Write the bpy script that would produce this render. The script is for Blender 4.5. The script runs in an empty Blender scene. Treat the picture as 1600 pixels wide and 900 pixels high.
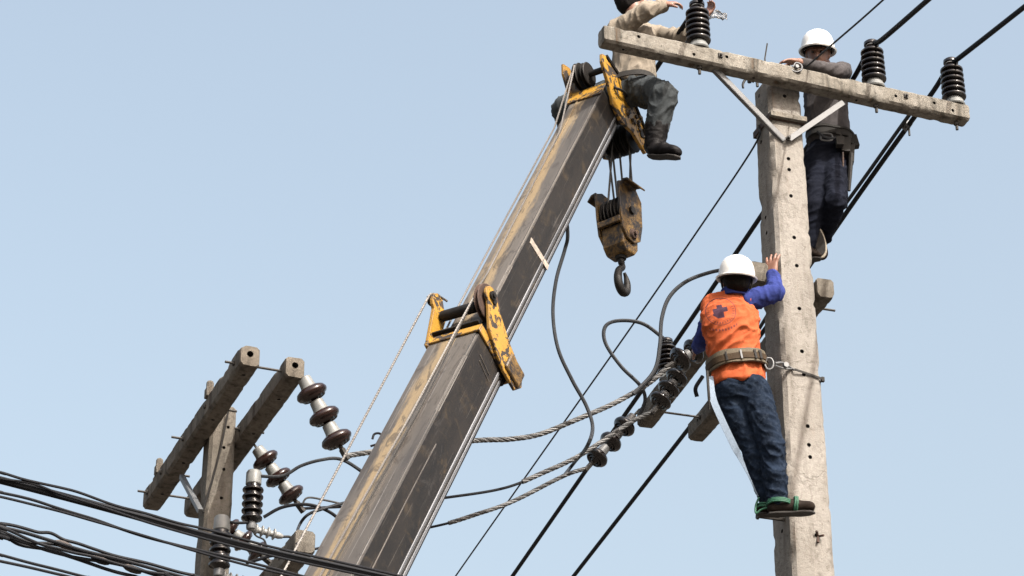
import bpy, bmesh, math, random
import numpy as np
from mathutils import Vector as V, Matrix, noise

random.seed(7)
scene = bpy.context.scene
COL = scene.collection
R = math.radians

# ------------------------------------------------------------------ camera
CAM_Z = 1.6
PITCH = R(28.0)
FPX = 4000.0                                    # focal length in pixels of a 1600 px wide frame
cam_d = bpy.data.cameras.new('camera'); cam = bpy.data.objects.new('camera', cam_d); COL.objects.link(cam)
cam.location = (0, 0, CAM_Z); cam.rotation_euler = (R(90) + PITCH, 0, 0)
cam_d.sensor_width = 36.0; cam_d.lens = 36.0 * FPX / 1600.0
cam_d.clip_start = 0.1; cam_d.clip_end = 6000
scene.camera = cam
scene.render.resolution_x = 1024; scene.render.resolution_y = 576

# ------------------------------------------------------------------ sky and sun
SUN = V((0.42, -0.60, 0.70)).normalized()       # towards the sun: high, behind the camera, to the right
world = bpy.data.worlds.new('World'); scene.world = world; world.use_nodes = True
wn = world.node_tree; wn.nodes.clear()
sky = wn.nodes.new('ShaderNodeTexSky'); sky.sky_type = 'NISHITA'; sky.sun_disc = False
sky.sun_elevation = math.asin(SUN.z); sky.sun_rotation = math.atan2(SUN.x, SUN.y)
sky.air_density = 1.4; sky.dust_density = 10.0; sky.ozone_density = 1.0; sky.altitude = 0
bg = wn.nodes.new('ShaderNodeBackground'); bg.inputs['Strength'].default_value = 0.15
wo = wn.nodes.new('ShaderNodeOutputWorld')
hsv = wn.nodes.new('ShaderNodeHueSaturation'); hsv.inputs['Hue'].default_value = 0.488; hsv.inputs['Saturation'].default_value = 0.71     # hazy, washed-out daylight
wn.links.new(sky.outputs[0], hsv.inputs['Color']); wn.links.new(hsv.outputs[0], bg.inputs[0]); wn.links.new(bg.outputs[0], wo.inputs[0])
sd = bpy.data.lights.new('sun', 'SUN'); sd.energy = 3.6; sd.angle = R(0.53); sd.color = (1.0, 0.95, 0.87)
so = bpy.data.objects.new('sun', sd); COL.objects.link(so); so.location = (20, -40, 60)
so.rotation_euler = SUN.to_track_quat('Z', 'Y').to_euler()
vs = scene.view_settings
vs.view_transform = 'Standard'; vs.look = 'None'; vs.exposure = 1.13; vs.gamma = 1.0; vs.use_curve_mapping = False

# ------------------------------------------------------------------ surveying: photo pixel + a known depth / height / wall -> point of the place
CP, SP = math.cos(PITCH), math.sin(PITCH)
O = V((0, 0, CAM_Z))
def ray(px, py):
    u = (px - 800) / FPX; v = (450 - py) / FPX
    return V((u, CP - v * SP, SP + v * CP))
def atY(px, py, Y):
    r = ray(px, py); return O + r * (Y / r.y)
def atZ(px, py, Z):                              # Z above the camera
    r = ray(px, py); return O + r * (Z / r.z)
def onplane(px, py, P, d):                       # vertical plane through P along horizontal direction d
    n = V((d.y, -d.x, 0)); r = ray(px, py)
    return O + r * ((P - O).dot(n) / r.dot(n))
UPI = V((0, -SP, CP))                            # direction that reads as straight up in the picture

# ------------------------------------------------------------------ mesh helpers
def cat_rom(pts, n=8):
    pts = [V(p) for p in pts]
    if len(pts) < 3: return pts
    P = [pts[0] * 2 - pts[1]] + pts + [pts[-1] * 2 - pts[-2]]
    out = []
    for i in range(1, len(P) - 2):
        p0, p1, p2, p3 = P[i - 1], P[i], P[i + 1], P[i + 2]
        for k in range(n):
            t = k / n
            out.append(0.5 * ((2 * p1) + (p2 - p0) * t + (2 * p0 - 5 * p1 + 4 * p2 - p3) * t * t + (3 * p1 - p0 - 3 * p2 + p3) * t ** 3))
    out.append(pts[-1]); return out
def frames(path):
    T = []
    for i in range(len(path)):
        a = path[max(0, i - 1)]; b = path[min(len(path) - 1, i + 1)]
        T.append((b - a).normalized())
    up = V((0, 0, 1)) if abs(T[0].z) < 0.9 else V((1, 0, 0))
    n = (up - T[0] * up.dot(T[0])).normalized(); N = []
    for t in T:
        n = (n - t * n.dot(t)).normalized(); N.append(n)
    return T, N
class MB:
    def __init__(s): s.v = []; s.f = []
    def ring_skin(s, rings, cap=True, closed=True):
        b = len(s.v); m = len(rings[0])
        for r in rings: s.v += [V(p) for p in r]
        for i in range(len(rings) - 1):
            for j in range(m if closed else m - 1):
                k = (j + 1) % m
                s.f.append((b + i * m + j, b + i * m + k, b + (i + 1) * m + k, b + (i + 1) * m + j))
        if cap:
            s.f.append(tuple(b + j for j in reversed(range(m))))
            e = b + (len(rings) - 1) * m
            s.f.append(tuple(e + j for j in range(m)))
        return s
    def tube(s, path, r, seg=8, cap=True):
        path = [V(p) for p in path]; T, N = frames(path); rings = []
        for i, p in enumerate(path):
            b = T[i].cross(N[i]); rr = r(i / (len(path) - 1)) if callable(r) else r
            rings.append([p + (N[i] * math.cos(2 * math.pi * k / seg) + b * math.sin(2 * math.pi * k / seg)) * rr for k in range(seg)])
        return s.ring_skin(rings, cap)
    def helix(s, path, R0, r, pitch, phase, seg=5):
        T, N = frames(path); L = 0; out = []
        for i, p in enumerate(path):
            if i: L += (p - path[i - 1]).length
            a = phase + 2 * math.pi * L / pitch + 1.6 * noise.noise(V((L * 2.1, pitch * 30, 0))); b = T[i].cross(N[i])
            out.append(p + (N[i] * math.cos(a) + b * math.sin(a)) * R0)
        return s.tube(out, r, seg)
    def lathe(s, prof, o, ax, seg=24, cap=True):   # prof: (radius, height)
        o = V(o); ax = V(ax).normalized(); u = ax.orthogonal().normalized(); w = ax.cross(u)
        return s.ring_skin([[o + ax * h + (u * math.cos(2 * math.pi * k / seg) + w * math.sin(2 * math.pi * k / seg)) * max(r, 1e-4) for k in range(seg)] for r, h in prof], cap)
    def prism(s, poly, o, ex, ey, ez, d):
        o = V(o); A = [o + ex * x + ey * y for x, y in poly]
        return s.ring_skin([A, [p + ez * d for p in A]])
    def box(s, c, ex, ey, ez, sx, sy, sz):
        c = V(c) - ez * (sz / 2)
        return s.prism([(-sx / 2, -sy / 2), (sx / 2, -sy / 2), (sx / 2, sy / 2), (-sx / 2, sy / 2)], c, ex, ey, ez, sz)
    def build(s, name, mat, parent=None, smooth=True, bevel=0, ang=35):
        off = parent.matrix_basis.inverted() if parent is not None else Matrix()
        if parent is not None and parent.parent is not None: off = parent.matrix_basis.inverted() @ parent.parent.matrix_basis.inverted()
        if parent is None: return s.top(name, mat, smooth, bevel, ang)
        return mk(name, [off @ p for p in s.v], s.f, mat, parent, smooth, bevel, ang)
    def top(s, name, mat, smooth=True, bevel=0, ang=35):
        c = sum(s.v, V()) / len(s.v); c.z = min(p.z for p in s.v)
        o = mk(name, [p - c for p in s.v], s.f, mat, None, smooth, bevel, ang); o.location = c
        return o
def fixn(me):
    bm = bmesh.new(); bm.from_mesh(me); bmesh.ops.recalc_face_normals(bm, faces=bm.faces); bm.to_mesh(me); bm.free()
def mk(name, v, f, mat, parent=None, smooth=True, bevel=0, ang=35):
    me = bpy.data.meshes.new(name); me.from_pydata([tuple(p) for p in v], [], f); fixn(me)
    o = bpy.data.objects.new(name, me); COL.objects.link(o)
    if mat: me.materials.append(mat)
    if smooth:
        me.shade_smooth(); me.set_sharp_from_angle(angle=R(ang))
    if bevel:
        b = o.modifiers.new('bevel', 'BEVEL'); b.width = bevel; b.segments = 2; b.limit_method = 'ANGLE'; b.angle_limit = R(40)
    if parent is not None: o.parent = parent
    return o
def tag(o, label, cat, group=None):
    o['label'] = label; o['category'] = cat
    if group: o['group'] = group
    return o
def thing(name, loc, label, cat, group=None, rot=None):
    o = bpy.data.objects.new(name, None); COL.objects.link(o); o.empty_display_size = 0.1
    m = Matrix.Translation(loc)
    if rot is not None: m = m @ rot.to_4x4()
    o.matrix_basis = m
    return tag(o, label, cat, group)
def evaluated(o):
    dg = bpy.context.evaluated_depsgraph_get(); dg.update()
    return bpy.data.meshes.new_from_object(o.evaluated_get(dg))
def bake(o):
    me = evaluated(o); old = o.data; o.modifiers.clear(); o.data = me; bpy.data.meshes.remove(old)

# ------------------------------------------------------------------ materials
ALB = 0.68                                       # overall albedo level of the painted and worn surfaces
class NT:
    def __init__(s, name):
        s.m = bpy.data.materials.new(name); s.m.use_nodes = True; s.t = s.m.node_tree
        s.b = s.t.nodes['Principled BSDF']
    def n(s, typ, **kw):
        nd = s.t.nodes.new('ShaderNode' + typ)
        for k, v in kw.items():
            if k.startswith('i_'):
                key = k[2:]; key = int(key) if key.isdigit() else key.replace('_', ' ')
                s.put(nd.inputs[key], v)
            else: setattr(nd, k, v)
        return nd
    def put(s, sock, v):
        if isinstance(v, bpy.types.NodeSocket): s.t.links.new(v, sock)
        else: sock.default_value = v
    def coord(s, scale=(1, 1, 1), src='Object'):
        tc = s.n('TexCoord'); mp = s.n('Mapping'); s.put(mp.inputs[0], tc.outputs[src]); mp.inputs['Scale'].default_value = scale
        return mp.outputs[0]
    def noise(s, vec, scale, detail=4, rough=0.55, dist=0):
        return s.n('TexNoise', i_Vector=vec, i_Scale=scale, i_Detail=detail, i_Roughness=rough, i_Distortion=dist).outputs[0]
    def ramp(s, fac, stops):
        r = s.n('ValToRGB', i_0=fac); e = r.color_ramp.elements
        while len(e) > 1: e.remove(e[-1])
        for i, (p, c) in enumerate(stops):
            el = e[0] if i == 0 else e.new(p)
            el.position = p; el.color = (c, c, c, 1) if isinstance(c, (int, float)) else (*c, 1)
        return r.outputs[0]
    def mix(s, fac, a, b, mode='MIX'):
        nd = s.n('Mix', data_type='RGBA', blend_type=mode)
        s.put(nd.inputs[0], fac)
        for i, x in ((6, a), (7, b)):
            s.put(nd.inputs[i], x if isinstance(x, bpy.types.NodeSocket) else (*x, 1) if len(x) == 3 else x)
        return nd.outputs[2]
    def math(s, op, a, b=0.0, c=0.0):
        nd = s.n('Math', operation=op); s.put(nd.inputs[0], a); s.put(nd.inputs[1], b); s.put(nd.inputs[2], c); return nd.outputs[0]
    def dot(s, vec, d):
        nd = s.n('VectorMath', operation='DOT_PRODUCT'); s.put(nd.inputs[0], vec); nd.inputs[1].default_value = d; return nd.outputs['Value']
    def out(s, color=None, rough=None, metal=0.0, bump=None, bstr=0.3, bdist=0.01, spec=None, coat=None):
        if isinstance(color, bpy.types.NodeSocket): color = s.mix(1.0, color, (ALB, ALB, ALB), 'MULTIPLY')
        if color is not None: s.put(s.b.inputs['Base Color'], color if isinstance(color, bpy.types.NodeSocket) else (*color, 1))
        if rough is not None: s.put(s.b.inputs['Roughness'], rough)
        s.put(s.b.inputs['Metallic'], metal)
        if spec is not None: s.b.inputs['Specular IOR Level'].default_value = spec
        if coat: s.b.inputs['Coat Weight'].default_value = coat; s.b.inputs['Coat Roughness'].default_value = 0.08
        if bump is not None:
            bn = s.n('Bump', i_Strength=bstr, i_Distance=bdist, i_Height=bump); s.put(s.b.inputs['Normal'], bn.outputs[0])
        return s.m
def concrete(name, light, mid, dark, dirt=0.5):
    k = NT(name); c = k.coord(); cs = k.coord((9, 9, 1.1))
    big = k.noise(c, 2.3, 5, 0.6); fine = k.noise(c, 38, 6, 0.7); st = k.noise(cs, 1.7, 5, 0.6); grit = k.noise(c, 170, 3, 0.7)
    col = k.mix(k.ramp(big, [(0.35, 0), (0.68, 1)]), light, mid)
    col = k.mix(k.math('MULTIPLY', k.ramp(fine, [(0.42, 0), (0.66, 1)]), 0.8), col, mid)
    col = k.mix(k.math('MULTIPLY', k.ramp(st, [(0.5, 0), (0.74, 1)]), dirt), col, dark)
    col = k.mix(k.math('MULTIPLY', k.ramp(k.noise(c, 12, 6, 0.75, 1.5), [(0.52, 0), (0.66, 1)]), 0.5), col, dark)
    col = k.mix(k.ramp(k.noise(c, 55, 2, 0.5), [(0.68, 0), (0.74, 0.7)]), col, dark)          # pores
    wv = k.n('VectorMath', operation='ADD'); k.put(wv.inputs[0], k.coord((1, 1, 0.45))); sc_n = k.n('VectorMath', operation='SCALE'); k.put(sc_n.inputs[0], k.n('TexNoise', i_Vector=c, i_Scale=4.0, i_Detail=5).outputs['Color']); sc_n.inputs['Scale'].default_value = 0.35; k.put(wv.inputs[1], sc_n.outputs[0])
    vor = k.n('TexVoronoi', feature='DISTANCE_TO_EDGE', i_Vector=wv.outputs[0], i_Scale=2.1)
    crack = k.math('MULTIPLY', k.ramp(vor.outputs['Distance'], [(0.004, 1), (0.016, 0)]), k.ramp(k.noise(c, 1.6, 2), [(0.53, 0), (0.66, 1)]))
    col = k.mix(k.math('MULTIPLY', crack, 0.22), col, dark)
    rust = k.math('MULTIPLY', k.ramp(k.noise(k.coord((14, 14, 1.4)), 1.1, 5, 0.6), [(0.62, 0), (0.74, 1)]), 0.45)
    col = k.mix(rust, col, tuple(x * y for x, y in zip(mid, (0.85, 0.55, 0.36))))
    h = k.math('SUBTRACT', k.math('ADD', k.math('MULTIPLY', fine, 0.6), k.math('MULTIPLY', grit, 0.35)), k.math('MULTIPLY', crack, 0.25))
    return k.out(col, 0.92, 0, h, 0.8, 0.014, 0.2)
def simple(name, col, rough, metal=0.0, var=0.25, scale=20, bstr=0.15, spec=None, coat=None, stretch=(1, 1, 1)):
    k = NT(name); c = k.coord(stretch); n = k.noise(c, scale, 4, 0.6)
    d = tuple(x * (1 - var) for x in col); l = tuple(min(1, x * (1 + var)) for x in col)
    rr = k.math('MULTIPLY_ADD', n, 0.25, rough - 0.12)
    return k.out(k.mix(k.ramp(n, [(0.3, 0), (0.7, 1)]), d, l), rr, metal, n, bstr, 0.005, spec, coat)
def fabric(name, col, var=0.3, weave=700, rough=0.9, dust=None):
    k = NT(name); c = k.coord(); a = k.noise(c, 9, 5, 0.65); w = k.noise(c, weave, 2, 0.5); f = k.noise(c, 45, 4, 0.6, 1.0)
    d = tuple(x * (1 - var) for x in col); l = tuple(min(1, x * (1 + var)) for x in col)
    cc = k.mix(k.ramp(a, [(0.3, 0), (0.7, 1)]), d, l)
    if dust: cc = k.mix(k.math('MULTIPLY', k.ramp(f, [(0.5, 0), (0.75, 1)]), 0.5), cc, dust)
    h = k.math('ADD', k.math('MULTIPLY', f, 0.8), k.math('MULTIPLY', w, 0.2))
    m = k.out(cc, rough, 0, h, 0.45, 0.006, 0.06); return m

M = {}
M['conc'] = concrete('pale_concrete', (0.358, 0.338, 0.310), (0.268, 0.248, 0.222), (0.085, 0.07, 0.055), 0.5)
M['conc_arm'] = concrete('stained_concrete', (0.33, 0.31, 0.275), (0.205, 0.185, 0.155), (0.034, 0.031, 0.024), 1.0)
M['conc_old'] = concrete('weathered_concrete', (0.22, 0.195, 0.162), (0.125, 0.106, 0.085), (0.026, 0.021, 0.017), 0.9)
M['conc_oldpole'] = concrete('weathered_pole_concrete', (0.22, 0.20, 0.172), (0.135, 0.12, 0.10), (0.038, 0.031, 0.026), 0.8)
M['conc_low'] = concrete('grimy_concrete', (0.20, 0.182, 0.155), (0.12, 0.105, 0.085), (0.03, 0.025, 0.02), 0.9)
M['galv'] = simple('galvanised_steel', (0.17, 0.174, 0.18), 0.55, 0.3, 0.2, 30)
M['bolt'] = simple('dull_bolt_steel', (0.05, 0.046, 0.042), 0.65, 0.15, 0.35, 60, 0.15, 0.3)
M['iron'] = simple('greasy_black_iron', (0.011, 0.0095, 0.0085), 0.6, 0.0, 0.5, 30, 0.3, 0.25)
M['rust'] = simple('rusty_iron', (0.06, 0.032, 0.022), 0.75, 0.2, 0.55, 40, 0.4)
M['rope'] = simple('wire_rope_steel', (0.16, 0.148, 0.138), 0.55, 0.4, 0.3, 200)
M['roped'] = simple('greased_wire_rope', (0.07, 0.065, 0.06), 0.5, 0.5, 0.3, 200)
M['cable'] = simple('black_cable_rubber', (0.006, 0.007, 0.010), 0.6, 0, 0.4, 50, 0.1, 0.2)
M['cable_g'] = simple('grey_sheathed_cable', (0.026, 0.029, 0.034), 0.6, 0, 0.3, 50, 0.1, 0.25)
M['alu'] = simple('weathered_aluminium_strand', (0.158, 0.157, 0.156), 0.6, 0.15, 0.25, 90)
M['alu_d'] = simple('dark_armour_strand', (0.03, 0.029, 0.028), 0.6, 0.1, 0.25, 90)
M['porc_b'] = simple('black_brown_glaze', (0.007, 0.004, 0.0035), 0.2, 0, 0.35, 14, 0.05, 0.4, 0.15)
M['porc_r'] = simple('brown_glaze', (0.022, 0.0095, 0.0075), 0.2, 0, 0.35, 14, 0.05, 0.4, 0.15)
M['porc_w'] = simple('grey_glazed_cap', (0.19, 0.195, 0.19), 0.5, 0.0, 0.15, 30)
M['porc_d'] = simple('grimy_grey_cap', (0.10, 0.10, 0.10), 0.5, 0.0, 0.3, 30)
M['polymer'] = simple('grey_polymer', (0.30, 0.30, 0.29), 0.5, 0, 0.15, 30)
M['helmet'] = simple('white_helmet_plastic', (0.86, 0.85, 0.82), 0.32, 0, 0.10, 26, 0.05, 0.5, 0.3)
M['strapd'] = simple('dark_webbing', (0.018, 0.016, 0.014), 0.85, 0, 0.35, 120, 0.4)
M['beltb'] = fabric('brown_leather_belt', (0.06, 0.042, 0.027), 0.4, 300, 0.65)
M['webw'] = simple('pale_blue_webbing', (0.22, 0.29, 0.38), 0.7, 0, 0.2, 120, 0.3)
M['webg'] = simple('grey_webbing', (0.11, 0.088, 0.055), 0.8, 0, 0.3, 120, 0.3)
M['green'] = simple('green_rope', (0.012, 0.105, 0.055), 0.7, 0, 0.35, 150, 0.5)
M['skin'] = simple('tanned_skin', (0.24, 0.115, 0.075), 0.5, 0, 0.18, 25, 0.1)
M['hair'] = simple('black_hair', (0.010, 0.008, 0.007), 0.7, 0, 0.3, 150, 0.6, 0.1, None)
M['shoe'] = fabric('worn_brown_shoe', (0.022, 0.016, 0.013), 0.4, 200, 0.6)
M['boot'] = simple('black_leather_boot', (0.006, 0.005, 0.0055), 0.6, 0, 0.4, 40, 0.3, 0.12)
M['sole'] = simple('cream_rubber_sole', (0.46, 0.41, 0.33), 0.8, 0, 0.25, 60, 0.3)
M['soled'] = simple('dark_tread_rubber', (0.02, 0.017, 0.015), 0.85, 0, 0.35, 90, 0.6)
M['jeans'] = fabric('dark_blue_denim', (0.013, 0.021, 0.038), 0.5, 600, 0.95, (0.060, 0.080, 0.115))
M['navy'] = fabric('black_navy_trousers', (0.0095, 0.0115, 0.0195), 0.35, 500)
M['slate'] = fabric('slate_green_trousers', (0.060, 0.068, 0.073), 0.3, 500)
M['khaki'] = fabric('khaki_shirt_cotton', (0.29, 0.252, 0.205), 0.18, 500, 0.92, (0.16, 0.132, 0.10))
M['greysh'] = fabric('grey_work_shirt', (0.080, 0.074, 0.076), 0.25, 500)
M['blue'] = fabric('violet_blue_sleeve', (0.038, 0.054, 0.215), 0.25, 500, 0.85)
M['black'] = fabric('black_hood_cotton', (0.014, 0.013, 0.013), 0.3, 500)
M['eye'] = simple('dark_eye', (0.01, 0.008, 0.006), 0.2)
M['plastic'] = simple('clear_white_plastic', (0.80, 0.82, 0.85), 0.2); 
M['tape'] = simple('brown_tape_tie', (0.06, 0.045, 0.038), 0.7, 0, 0.4, 60)
M['lumberhole'] = simple('dark_bore', (0.02, 0.018, 0.015), 0.9)

def boom_mats():
    # boom local axes: x = across (towards the right side), y = along, z = out of the top
    k = NT('boom_top_paint'); c = k.coord((6, 0.55, 6)); cl = k.coord((14, 0.35, 14)); o = k.coord()
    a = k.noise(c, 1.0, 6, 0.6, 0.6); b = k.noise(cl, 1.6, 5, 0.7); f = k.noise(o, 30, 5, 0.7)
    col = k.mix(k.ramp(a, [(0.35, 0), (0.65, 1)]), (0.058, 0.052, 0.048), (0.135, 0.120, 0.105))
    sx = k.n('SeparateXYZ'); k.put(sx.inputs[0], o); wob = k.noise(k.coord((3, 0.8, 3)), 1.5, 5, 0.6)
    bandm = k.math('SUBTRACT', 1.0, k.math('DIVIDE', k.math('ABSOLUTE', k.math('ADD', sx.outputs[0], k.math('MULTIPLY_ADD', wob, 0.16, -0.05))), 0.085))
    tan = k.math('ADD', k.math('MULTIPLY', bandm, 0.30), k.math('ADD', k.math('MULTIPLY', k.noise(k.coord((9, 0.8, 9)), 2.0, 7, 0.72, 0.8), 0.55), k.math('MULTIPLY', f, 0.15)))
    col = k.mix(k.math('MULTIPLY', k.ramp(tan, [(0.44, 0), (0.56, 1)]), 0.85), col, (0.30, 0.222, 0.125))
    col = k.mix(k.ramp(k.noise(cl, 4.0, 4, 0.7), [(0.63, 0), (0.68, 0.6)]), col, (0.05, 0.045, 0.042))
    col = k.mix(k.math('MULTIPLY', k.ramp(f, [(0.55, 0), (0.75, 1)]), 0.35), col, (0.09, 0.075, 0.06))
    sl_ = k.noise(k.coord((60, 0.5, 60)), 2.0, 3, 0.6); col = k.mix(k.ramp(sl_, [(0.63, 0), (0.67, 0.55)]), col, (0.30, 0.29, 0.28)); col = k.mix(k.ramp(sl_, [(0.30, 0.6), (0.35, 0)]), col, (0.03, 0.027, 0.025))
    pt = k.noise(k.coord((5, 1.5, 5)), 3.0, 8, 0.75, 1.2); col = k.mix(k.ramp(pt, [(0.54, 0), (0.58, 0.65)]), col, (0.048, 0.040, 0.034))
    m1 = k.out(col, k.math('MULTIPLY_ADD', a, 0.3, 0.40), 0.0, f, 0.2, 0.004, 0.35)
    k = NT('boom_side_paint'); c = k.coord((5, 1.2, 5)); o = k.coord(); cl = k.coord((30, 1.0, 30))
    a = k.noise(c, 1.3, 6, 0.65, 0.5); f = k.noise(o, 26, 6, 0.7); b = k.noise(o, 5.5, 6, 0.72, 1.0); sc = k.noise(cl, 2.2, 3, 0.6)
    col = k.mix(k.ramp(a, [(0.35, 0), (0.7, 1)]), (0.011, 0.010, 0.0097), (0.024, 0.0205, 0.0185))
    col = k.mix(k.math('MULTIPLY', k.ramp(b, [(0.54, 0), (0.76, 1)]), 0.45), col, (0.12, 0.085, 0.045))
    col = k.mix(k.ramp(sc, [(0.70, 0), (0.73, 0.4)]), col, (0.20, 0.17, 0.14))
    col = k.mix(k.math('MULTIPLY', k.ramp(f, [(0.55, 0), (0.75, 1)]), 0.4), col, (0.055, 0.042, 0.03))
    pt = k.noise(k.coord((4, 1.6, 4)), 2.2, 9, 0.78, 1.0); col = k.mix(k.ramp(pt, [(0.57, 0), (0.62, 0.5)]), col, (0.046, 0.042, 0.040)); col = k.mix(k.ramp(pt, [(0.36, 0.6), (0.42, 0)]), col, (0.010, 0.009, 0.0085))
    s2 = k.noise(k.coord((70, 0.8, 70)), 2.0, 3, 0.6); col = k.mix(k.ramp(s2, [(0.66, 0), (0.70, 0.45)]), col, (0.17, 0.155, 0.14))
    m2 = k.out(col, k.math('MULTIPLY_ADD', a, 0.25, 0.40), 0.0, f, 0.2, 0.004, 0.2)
    k = NT('boom_bare_steel'); c = k.coord((20, 0.6, 20)); a = k.noise(c, 2, 5, 0.6)
    m3 = k.out(k.mix(k.ramp(a, [(0.35, 0), (0.7, 1)]), (0.09, 0.092, 0.10), (0.30, 0.31, 0.335)), k.math('MULTIPLY_ADD', a, 0.3, 0.42), 0.5, a, 0.08, 0.003)
    k = NT('chipped_yellow_paint'); o = k.coord(); b = k.noise(o, 11, 6, 0.62, 0.8); e = k.noise(o, 42, 4, 0.7); g = k.noise(o, 4, 3, 0.6)
    col = k.mix(k.ramp(g, [(0.35, 0), (0.7, 1)]), (0.52, 0.28, 0.03), (0.38, 0.205, 0.036))
    chip = k.ramp(k.math('MULTIPLY_ADD', e, 0.25, k.math('MULTIPLY', b, 0.85)), [(0.565, 0), (0.59, 1)])
    col = k.mix(chip, col, (0.026, 0.019, 0.016))
    col = k.mix(k.ramp(e, [(0.55, 0), (0.8, 0.6)]), col, (0.16, 0.09, 0.04))
    bev = k.n('Bevel', samples=4, i_Radius=0.022); geo = k.n('NewGeometry'); dp = k.n('VectorMath', operation='DOT_PRODUCT'); k.put(dp.inputs[0], bev.outputs[0]); k.put(dp.inputs[1], geo.outputs['Normal'])
    edge = k.ramp(k.math('ADD', k.math('SUBTRACT', 1.0, dp.outputs['Value']), k.math('MULTIPLY', b, 0.25)), [(0.16, 0), (0.24, 1)])
    col = k.mix(k.math('MULTIPLY', edge, 0.85), col, (0.04, 0.026, 0.02))
    m4 = k.out(col, k.math('MULTIPLY_ADD', chip, 0.25, 0.42), 0, k.math('SUBTRACT', 1.0, chip), 0.3, 0.004)
    k = NT('grimy_yellow_paint'); o = k.coord(); b = k.noise(o, 9, 6, 0.7, 0.8); e = k.noise(o, 45, 4, 0.7)
    chip = k.ramp(k.math('MULTIPLY_ADD', e, 0.3, k.math('MULTIPLY', b, 0.8)), [(0.44, 0), (0.60, 1)])
    col = k.mix(chip, (0.22, 0.125, 0.03), (0.018, 0.012, 0.009))
    m5 = k.out(col, 0.5, 0.1, e, 0.35, 0.004)
    return m1, m2, m3, m4, m5
M['b_top'], M['b_side'], M['b_steel'], M['yellow'], M['grime'] = boom_mats()

# ------------------------------------------------------------------ ground
k = NT('dusty_ground'); c = k.coord(); a = k.noise(c, 0.4, 6, 0.65); f = k.noise(c, 9, 5, 0.7)
M['ground'] = k.out(k.mix(a, (0.13, 0.11, 0.09), (0.07, 0.065, 0.06)), 0.95, 0, f, 0.5, 0.03)
g = MB(); n = 24; S = 2500.0
xs = [S * (abs(2 * i / n - 1) ** 2.2) * (1 if i > n / 2 else -1) for i in range(n + 1)]
g.v = [V((x, y, 0)) for y in xs for x in xs]
g.f = [(j * (n + 1) + i, j * (n + 1) + i + 1, (j + 1) * (n + 1) + i + 1, (j + 1) * (n + 1) + i) for j in range(n) for i in range(n)]
go = mk('ground', g.v, g.f, M['ground']); go['kind'] = 'structure'

# ------------------------------------------------------------------ concrete members
def chamfer_ring(w, h, c, n=3):
    P = []
    for sx, sy in ((1, 1), (-1, 1), (-1, -1), (1, -1)):
        A = (sx * (w / 2), sy * (h / 2 - c)); B = (sx * (w / 2 - c), sy * (h / 2))
        P += [A, B] if sx * sy > 0 else [B, A]
    out = []
    for i in range(8):
        a, b = P[i], P[(i + 1) % 8]; m = n if i % 2 else 1
        if math.hypot(a[0] - b[0], a[1] - b[1]) > c * 2: m = 5
        for q in range(m): out.append((a[0] + (b[0] - a[0]) * q / m, a[1] + (b[1] - a[1]) * q / m))
    return out
def concrete_bar(p0, p1, ex, size, cham, seed, step=0.025, rough=0.004, endr=0.008):
    """size(t)->(w,h); ex: direction of w"""
    p0, p1 = V(p0), V(p1); L = (p1 - p0).length; d = (p1 - p0) / L; ex = (ex - d * ex.dot(d)).normalized(); ey = d.cross(ex)
    n = max(8, int(L / step)); rings = []; sv = V((seed * 3.1, seed * 1.7, seed))
    ts = [0.0, endr / L] + [endr / L + (1 - 2 * endr / L) * i / n for i in range(1, n)] + [1 - endr / L, 1.0]
    for q, t in enumerate(ts):
        w, h = size(t); sh = 0.93 if q in (0, len(ts) - 1) else 1.0
        ring = []
        for x, y in chamfer_ring(w * sh, h * sh, cham):
            p = p0 + d * (t * L) + ex * x + ey * y
            corner = min(1.0, (abs(x) / (w / 2)) * (abs(y) / (h / 2)))
            amp = rough * (0.35 + 1.2 * corner ** 3)
            nn = noise.noise((p + sv) * 7) * 0.6 + noise.noise((p + sv) * 24) * 0.6
            chip = -max(0.0, noise.noise((p + sv) * 13) - 0.25) * 0.085 * corner ** 4
            rad = (ex * x + ey * y).normalized()
            p = p + rad * (amp * nn + chip)
            if q in (0, len(ts) - 1): p = p + d * noise.noise((p + sv) * 30) * 0.006
            ring.append(p)
        rings.append(ring)
    return MB().ring_skin(rings)
def drill(o, holes):
    """holes: list of (point, axis, radius, depth) in world; real bores cut into the member"""
    mb = MB(); inv = o.matrix_world.inverted() if o.parent is None else (o.parent.matrix_basis).inverted()
    for p, ax, r, dep in holes:
        ax = V(ax).normalized(); mb.lathe([(r, -dep), (r, dep)], V(p), ax, 12)
    c = mk('cutter', [inv @ p for p in mb.v], mb.f, M['lumberhole'], None, False)
    c.matrix_world = Matrix.Identity(4)
    tmp = bpy.data.objects.new('tmp', o.data); COL.objects.link(tmp)
    if len(o.data.materials) == 1: o.data.materials.append(M['lumberhole'])
    m = tmp.modifiers.new('b', 'BOOLEAN'); m.operation = 'DIFFERENCE'; m.object = c; m.solver = 'EXACT'
    try: m.material_mode = 'TRANSFER'
    except Exception: pass
    me = evaluated(tmp)
    if len(me.polygons) > 50: o.data = me; me.shade_smooth(); me.set_sharp_from_angle(angle=R(38))
    bpy.data.objects.remove(tmp); bpy.data.objects.remove(c)

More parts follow.
